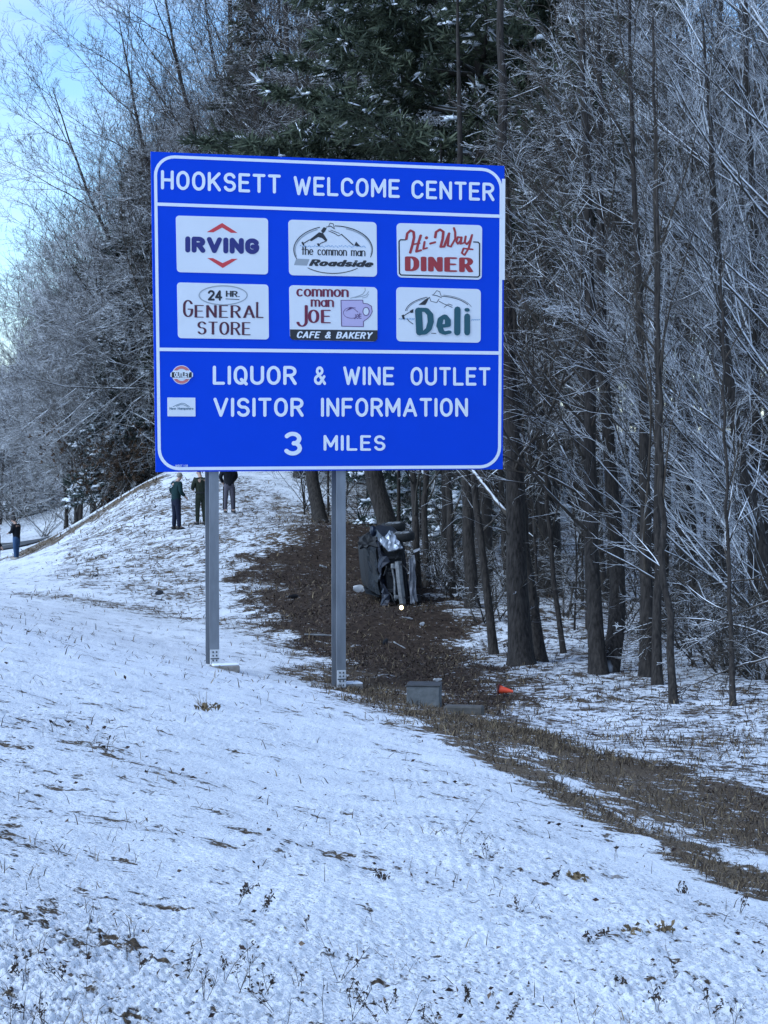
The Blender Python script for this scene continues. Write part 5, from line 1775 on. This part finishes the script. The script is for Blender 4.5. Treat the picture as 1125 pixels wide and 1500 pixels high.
    shard('broken_panel', 'second pale scrap from the left in the brown litter', 414, 857, 8, 5, white, -.1, 11)
    shard('broken_panel', 'black lump in the brown litter below the pale scraps', 430, 876, 16, 10, blackp, .1, 12, .8, .6)
    shard('dark_cloth', 'small crumpled black cloth lying on the snow left of the sign post', 233, 880, 16, 7, blackp, -.15, 13, .8, .3)
    shard('dark_cloth', 'black scrap standing just above the crumpled cloth on the snow', 234, 871, 12, 9, blackp, .15, 14, .8, .8)
    shard('dark_cloth', 'tiny dark scrap on the hill left of the black cloth', 140, 845, 8, 5, blackp, .1, 15, .8, .5)

# ================================================================ road beyond the hill
def build_road():
    pts = [at(-220, 800, 100), at(-60, 799, 102), at(10, 800, 102), at(36, 801, 102.5), at(58, 801, 104)]
    P = np.array([p[:2] for p in pts])
    s = np.concatenate([[0], np.cumsum(np.linalg.norm(np.diff(P, axis=0), axis=1))])
    u = np.linspace(0, s[-1], 60)
    C_ = np.stack([np.interp(u, s, P[:, 0]), np.interp(u, s, P[:, 1])], 1)
    T = np.gradient(C_, axis=0); T /= np.linalg.norm(T, axis=1, keepdims=True)
    Nn = np.stack([-T[:, 1], T[:, 0]], 1)
    def strip(name, o0, o1, dz, m, kind):
        offs = np.linspace(o0, o1, 5)
        V = []
        for o_ in offs:
            q = C_ + Nn * o_
            V.append(np.stack([q[:, 0], q[:, 1], gz(q[:, 0], q[:, 1]) + dz], 1))
        V = np.stack(V, 1)
        n, k, _ = V.shape
        i = np.arange(n * k).reshape(n, k)
        Fq = np.stack([i[:-1, :-1], i[1:, :-1], i[1:, 1:], i[:-1, 1:]], -1).reshape(-1, 4)[:, ::-1]
        o = obj(name, V.reshape(-1, 3), Fq, m)
        tag(o, kind='structure')
    asphalt = mottled('wet_asphalt', (.045, .048, .052), (.085, .088, .092), 3, .6)
    strip('road', -2.6, 2.6, .03, asphalt, 'structure')
    strip('road_marking', .2, .5, .036, mottled('road_paint', (.35, .35, .34), (.55, .55, .53), 4, .7), 'structure')

# ================================================================ dead grass, leaves and twigs lying about
def sample_ground(rg, n, r0, r1, ang=.205, p=1.0):
    u = rg.random(n)
    r = (r0 ** -p + u * (r1 ** -p - r0 ** -p)) ** (-1 / p)
    th = rg.uniform(-ang, ang, n)
    return r * np.sin(th), r * np.cos(th)
def blades(name, seed, X, Y, H, W, m, lean=.6, tone=None):
    rg = np.random.default_rng(seed)
    n = len(X)
    Z = gz(X, Y) - .015
    a = rg.uniform(0, 6.283, n)
    ln = rg.uniform(.1, 1, n) * lean
    dx, dy = np.cos(a) * ln, np.sin(a) * ln
    b = rg.uniform(0, 6.283, n)
    wx, wy = np.cos(b) * W, np.sin(b) * W
    B = np.stack([X, Y, Z], 1)
    w = np.stack([wx, wy, np.zeros(n)], 1)
    M = B + np.stack([dx * H * .35, dy * H * .35, H * (.55 - .18 * ln)], 1)
    T = B + np.stack([dx * H, dy * H, H * np.maximum(.12, 1 - .55 * ln)], 1)
    V = np.stack([B - w, B + w, M + w * .75, M - w * .75, T + w * .2, T - w * .2], 1)
    i = (np.arange(n) * 6)[:, None]
    Fq = np.concatenate([i + np.array([[0, 1, 2, 3]]), i + np.array([[3, 2, 4, 5]])])
    o = obj(name, V.reshape(-1, 3), Fq, m)
    tn = rg.random(n) if tone is None else tone
    fattr(o, 'tone', np.concatenate([tn, tn]))
    return o
def MAT_tone(name, stops, rough=.85):
    m = mat(name, stops[0][1], rough, 0, .15)
    N, L, b = nodes(m)
    r = ramp(N, L, attr(N, 'tone'), stops)
    L.new(r.outputs['Color'], b.inputs['Base Color'])
    return m
def build_cover():
    rg = np.random.default_rng(3)
    gm = MAT_tone('dead_grass_blades', [(0, (.026, .019, .015)), (.45, (.070, .050, .034)), (.8, (.15, .11, .07)), (1, (.26, .20, .12))])
    lm = MAT_tone('fallen_leaves', [(0, (.020, .013, .012)), (.5, (.048, .031, .026)), (.85, (.085, .058, .045)), (1, (.17, .12, .085))])
    # grass
    X, Y = sample_ground(rg, 560000, 4.8, 96, .21, .95)
    b, lit = bare_map(X, Y)
    Rr = np.hypot(X, Y)
    clump = fbm(X * 1.3, Y * 1.3, 3, 61)
    fine = fbm(X * 4.5, Y * 4.5, 2, 71)
    den = sstep(.15, .85, b) * 1.0 * (1 - .5 * sstep(.5, 1, lit))
    band = np.exp(-((Rr - 41) / 9.0) ** 2) * .06
    hillm = 1 - sstep(-1.5, 1.0, poly_sd(X, Y, HILL))
    den = den * sstep(-.15, .35, clump + fine * .6 + (b - .3)) + (band + .26 * hillm) * sstep(.0, .35, fine + clump * .5) + .030 * sstep(.0, .4, clump + fine * .5)
    den = den * np.where(Rr < 24, .35, 1)
    keep = rg.random(len(X)) < den
    X, Y, Rr = X[keep], Y[keep], Rr[keep]
    H = rg.uniform(.05, .17, len(X)) * np.interp(Rr, [5, 20, 40, 90], [.45, .75, 1, 1.5])
    W = np.maximum(.0012, Rr * .00019) * rg.uniform(.7, 1.5, len(X))
    tag(blades('dead_grass', 5, X, Y, H, W, gm, 1.7), 'dead brown grass poking through the snow', 'grass', kind='stuff')
    # leaf litter
    X, Y = sample_ground(rg, 420000, 8, 75, .21, .7)
    b, lit = bare_map(X, Y)
    den = sstep(.3, 1, lit) * sstep(.25, .9, b) + .05 * sstep(.2, .4, lit) * sstep(.0, .4, fbm(X * .8, Y * .8, 3, 88))
    keep = rg.random(len(X)) < den * .75
    X, Y = X[keep], Y[keep]
    n = len(X)
    Rr = np.hypot(X, Y)
    Z = gz(X, Y) + rg.uniform(.0, .05, n)
    s = rg.uniform(.012, .034, n) * np.interp(Rr, [8, 40, 75], [.6, 1, 1.5])
    e1 = rg.normal(0, 1, (n, 3)) * (1, 1, .55); e1 /= np.linalg.norm(e1, axis=1, keepdims=True)
    e2 = np.cross(e1, rg.normal(0, 1, (n, 3))); e2 /= np.linalg.norm(e2, axis=1, keepdims=True)
    B = np.stack([X, Y, Z], 1)
    V = np.stack([B - e1 * s[:, None], B - e2 * (s * .45)[:, None], B + e1 * s[:, None], B + e2 * (s * .5)[:, None]], 1)
    o = obj('leaf_litter', V.reshape(-1, 3), np.arange(4 * n).reshape(n, 4), lm)
    fattr(o, 'tone', rg.random(n) ** 1.3)
    tag(o, 'brown fallen leaves around the wreck and on the wood floor', 'leaf litter', kind='stuff')
    # scattered leaf bits on the near snow, clustered
    X, Y = sample_ground(rg, 16000, 4.8, 34, .22, 1.0)
    q = fbm(X * 1.1 + 3, Y * .45, 3, 5) + fbm(X * 3, Y * 2, 2, 55) * .6
    keep = rg.random(len(X)) < .012 + .22 * sstep(.22, .6, q)
    X, Y = X[keep], Y[keep]
    n = len(X)
    Z = gz(X, Y) + rg.uniform(.004, .022, n)
    s = rg.uniform(.004, .017, n) * np.interp(np.hypot(X, Y), [5, 30], [.85, 2.2])
    e1 = rg.normal(0, 1, (n, 3)) * (1, 1, .4); e1 /= np.linalg.norm(e1, axis=1, keepdims=True)
    e2 = np.cross(e1, rg.normal(0, 1, (n, 3))); e2 /= np.linalg.norm(e2, axis=1, keepdims=True)
    e3 = np.cross(e1, e2)
    B = np.stack([X, Y, Z], 1)
    V = np.stack([B - e1 * s[:, None], B - e2 * (s * .5)[:, None] + e3 * (s * .3)[:, None], B + e1 * s[:, None], B + e2 * (s * .6)[:, None] + e3 * (s * .2)[:, None]], 1)
    o = obj('leaf_scraps', V.reshape(-1, 3), np.arange(4 * n).reshape(n, 4), lm)
    fattr(o, 'tone', rg.random(n))
    tag(o, 'scraps of dead leaves scattered over the foreground snow', 'leaf litter', kind='stuff')

def build_weeds():
    st = mottled('dry_stalk', (.030, .022, .016), (.075, .055, .038), 30, .85)
    hd = mottled('dry_seed_head', (.022, .014, .010), (.06, .038, .024), 30, .9)
    tan = mottled('tan_dry_leaf', (.10, .068, .035), (.19, .135, .07), 20, .85)
    def weed(seed, px, py, hpx, kind, label, group=None):
        rg = np.random.default_rng(seed)
        g = G(px, py)
        s = np.linalg.norm(g - (0, 0, EZ)) / F
        H = hpx * s
        t = thing('dry_weed', label, 'weed', g, group)
        m, l = MB(), MB()
        def leaf(p, sz):
            e1 = unit(rg.normal(0, 1, 3)); e2 = unit(np.cross(e1, rg.normal(0, 1, 3)))
            l.add([p - e1 * sz, p - e2 * sz * .45 + (0, 0, sz * .2), p + e1 * sz, p + e2 * sz * .5 + (0, 0, sz * .3)], [(0, 1, 2, 3)])
        ns = {'stalk': 1, 'fork': 3, 'clump': 16, 'leafy': 2}[kind]
        for i in range(ns):
            a = rg.uniform(0, 6.28)
            spread = {'stalk': .25, 'fork': .55, 'clump': 1.0, 'leafy': .6}[kind]
            h = H * (1 if i == 0 else rg.uniform(.45, .95))
            P, r = limb(rg, g - np.array((0, 0, .01)) + rg.normal(0, 1, 3) * (1, 1, 0) * (.02 * s * 40 if kind == 'clump' else .004), (math.cos(a) * spread, math.sin(a) * spread, 1), h, max(.0010, .42 * s), max(.0006, .26 * s), 8, .10, .0)
            m.tube(P, r, 4)
            for q in range({'stalk': 4, 'fork': 6, 'clump': 2, 'leafy': 8}[kind]):
                p, dd = along(P, rg.uniform(.3, .98))
                Q, qr = limb(rg, p, side_dir(rg, dd, .7), h * rg.uniform(.10, .28), max(.0006, .28 * s), max(.0005, .2 * s), 4, .12, .06)
                if kind != 'clump':
                    m.tube(Q, qr, 3)
                if kind in ('leafy', 'fork') and rg.random() < (.95 if kind == 'leafy' else .35):
                    for z in range(3):
                        leaf(Q[-1] + rg.normal(0, 2 * s, 3), rg.uniform(2.0, 4.5) * s)
                elif kind == 'clump':
                    leaf(g + rg.normal(0, 1, 3) * (10 * s, 10 * s, 2 * s) + np.array((0, 0, 4 * s)), rg.uniform(3, 8) * s)
                elif rg.random() < .3:
                    leaf(Q[-1], rg.uniform(1.2, 2.4) * s)
        m.build('stalk', st if kind != 'clump' else tan, t)
        if l.v:
            l.build('leaves', hd if kind != 'clump' else tan, t)
    G1_ = 'dry weeds along the bottom of the near slope'
    own = [(350, 1322, 46, 'leafy', 'dark leafy weed with two hanging sprays in the middle of the left foreground'), (383, 1332, 30, 'leafy', 'short dark spray just right of the hanging weed'),
           (155, 1102, 26, 'fork', 'tiny forked twig alone in the snow at the left'), (234, 1282, 26, 'stalk', 'short bent stalk left of the hanging weed'),
           (674, 1246, 90, 'stalk', 'tallest thin stalk standing alone in the middle of the snow slope'), (712, 1260, 46, 'fork', 'forked weed with a tan leaf at its foot beside the tall stalk'),
           (840, 1288, 24, 'clump', 'tan grass clump on the right of the snow slope'), (970, 1364, 30, 'clump', 'largest tan grass clump low on the right of the slope'), (925, 1368, 22, 'clump', 'small tan clump left of the largest tan clump'),
           (988, 1436, 56, 'stalk', 'thin upright stalk below the largest tan clump'), (1040, 1494, 56, 'leafy', 'dark curling weed in the bottom right corner'), (960, 1478, 50, 'leafy', 'dark weed left of the curling one at the bottom right'),
           (905, 1450, 26, 'leafy', 'small dark weed with a bud in the right foreground'), (128, 1408, 92, 'stalk', 'tall thin stalk leaning right in the left foreground'), (300, 1040, 34, 'clump', 'brown clump of grass left of the left footing'),
           (275, 1428, 50, 'fork', 'pale forked weed in the lower left foreground'), (500, 1432, 76, 'fork', 'tall branching weed at the lower middle'), (124, 1458, 40, 'stalk', 'short dark stub of a stalk in the lower left'),
           (815, 1288, 26, 'fork', 'wispy grass tuft left of the tan clump'), (1085, 1335, 26, 'fork', 'wispy weed at the right picture edge')]
    for i, (x, y, h, k, lab) in enumerate(own):
        weed(10 + i, x, y, h, k, lab)
    many = [(40, 1432, 48), (28, 1425, 30), (92, 1432, 40), (182, 1402, 30), (205, 1415, 26), (330, 1432, 60), (352, 1450, 66), (366, 1438, 70), (392, 1452, 44), (400, 1478, 50), (440, 1440, 30), (472, 1490, 60), (516, 1490, 70), (552, 1492, 66),
            (565, 1480, 40), (420, 1500, 40), (300, 1460, 60), (15, 1500, 60), (62, 1496, 50), (596, 1498, 60), (640, 1500, 40), (690, 1470, 30), (745, 1490, 36), (850, 1494, 44), (1075, 1500, 50), (870, 1380, 26), (1000, 1310, 22), (60, 1300, 20), (450, 1360, 22),
            (560, 1290, 20), (760, 1340, 24), (900, 1260, 26)]
    for i, (x, y, h) in enumerate(many):
        weed(60 + i, x, y, h, ['fork', 'leafy', 'fork', 'stalk'][i % 4], 'dry weed stalk poking through the foreground snow', 'dry weeds in the foreground snow')

build_ground()
build_road()
build_sign()
build_trees()
build_car()
build_people()
build_small()
build_cover()
build_weeds()
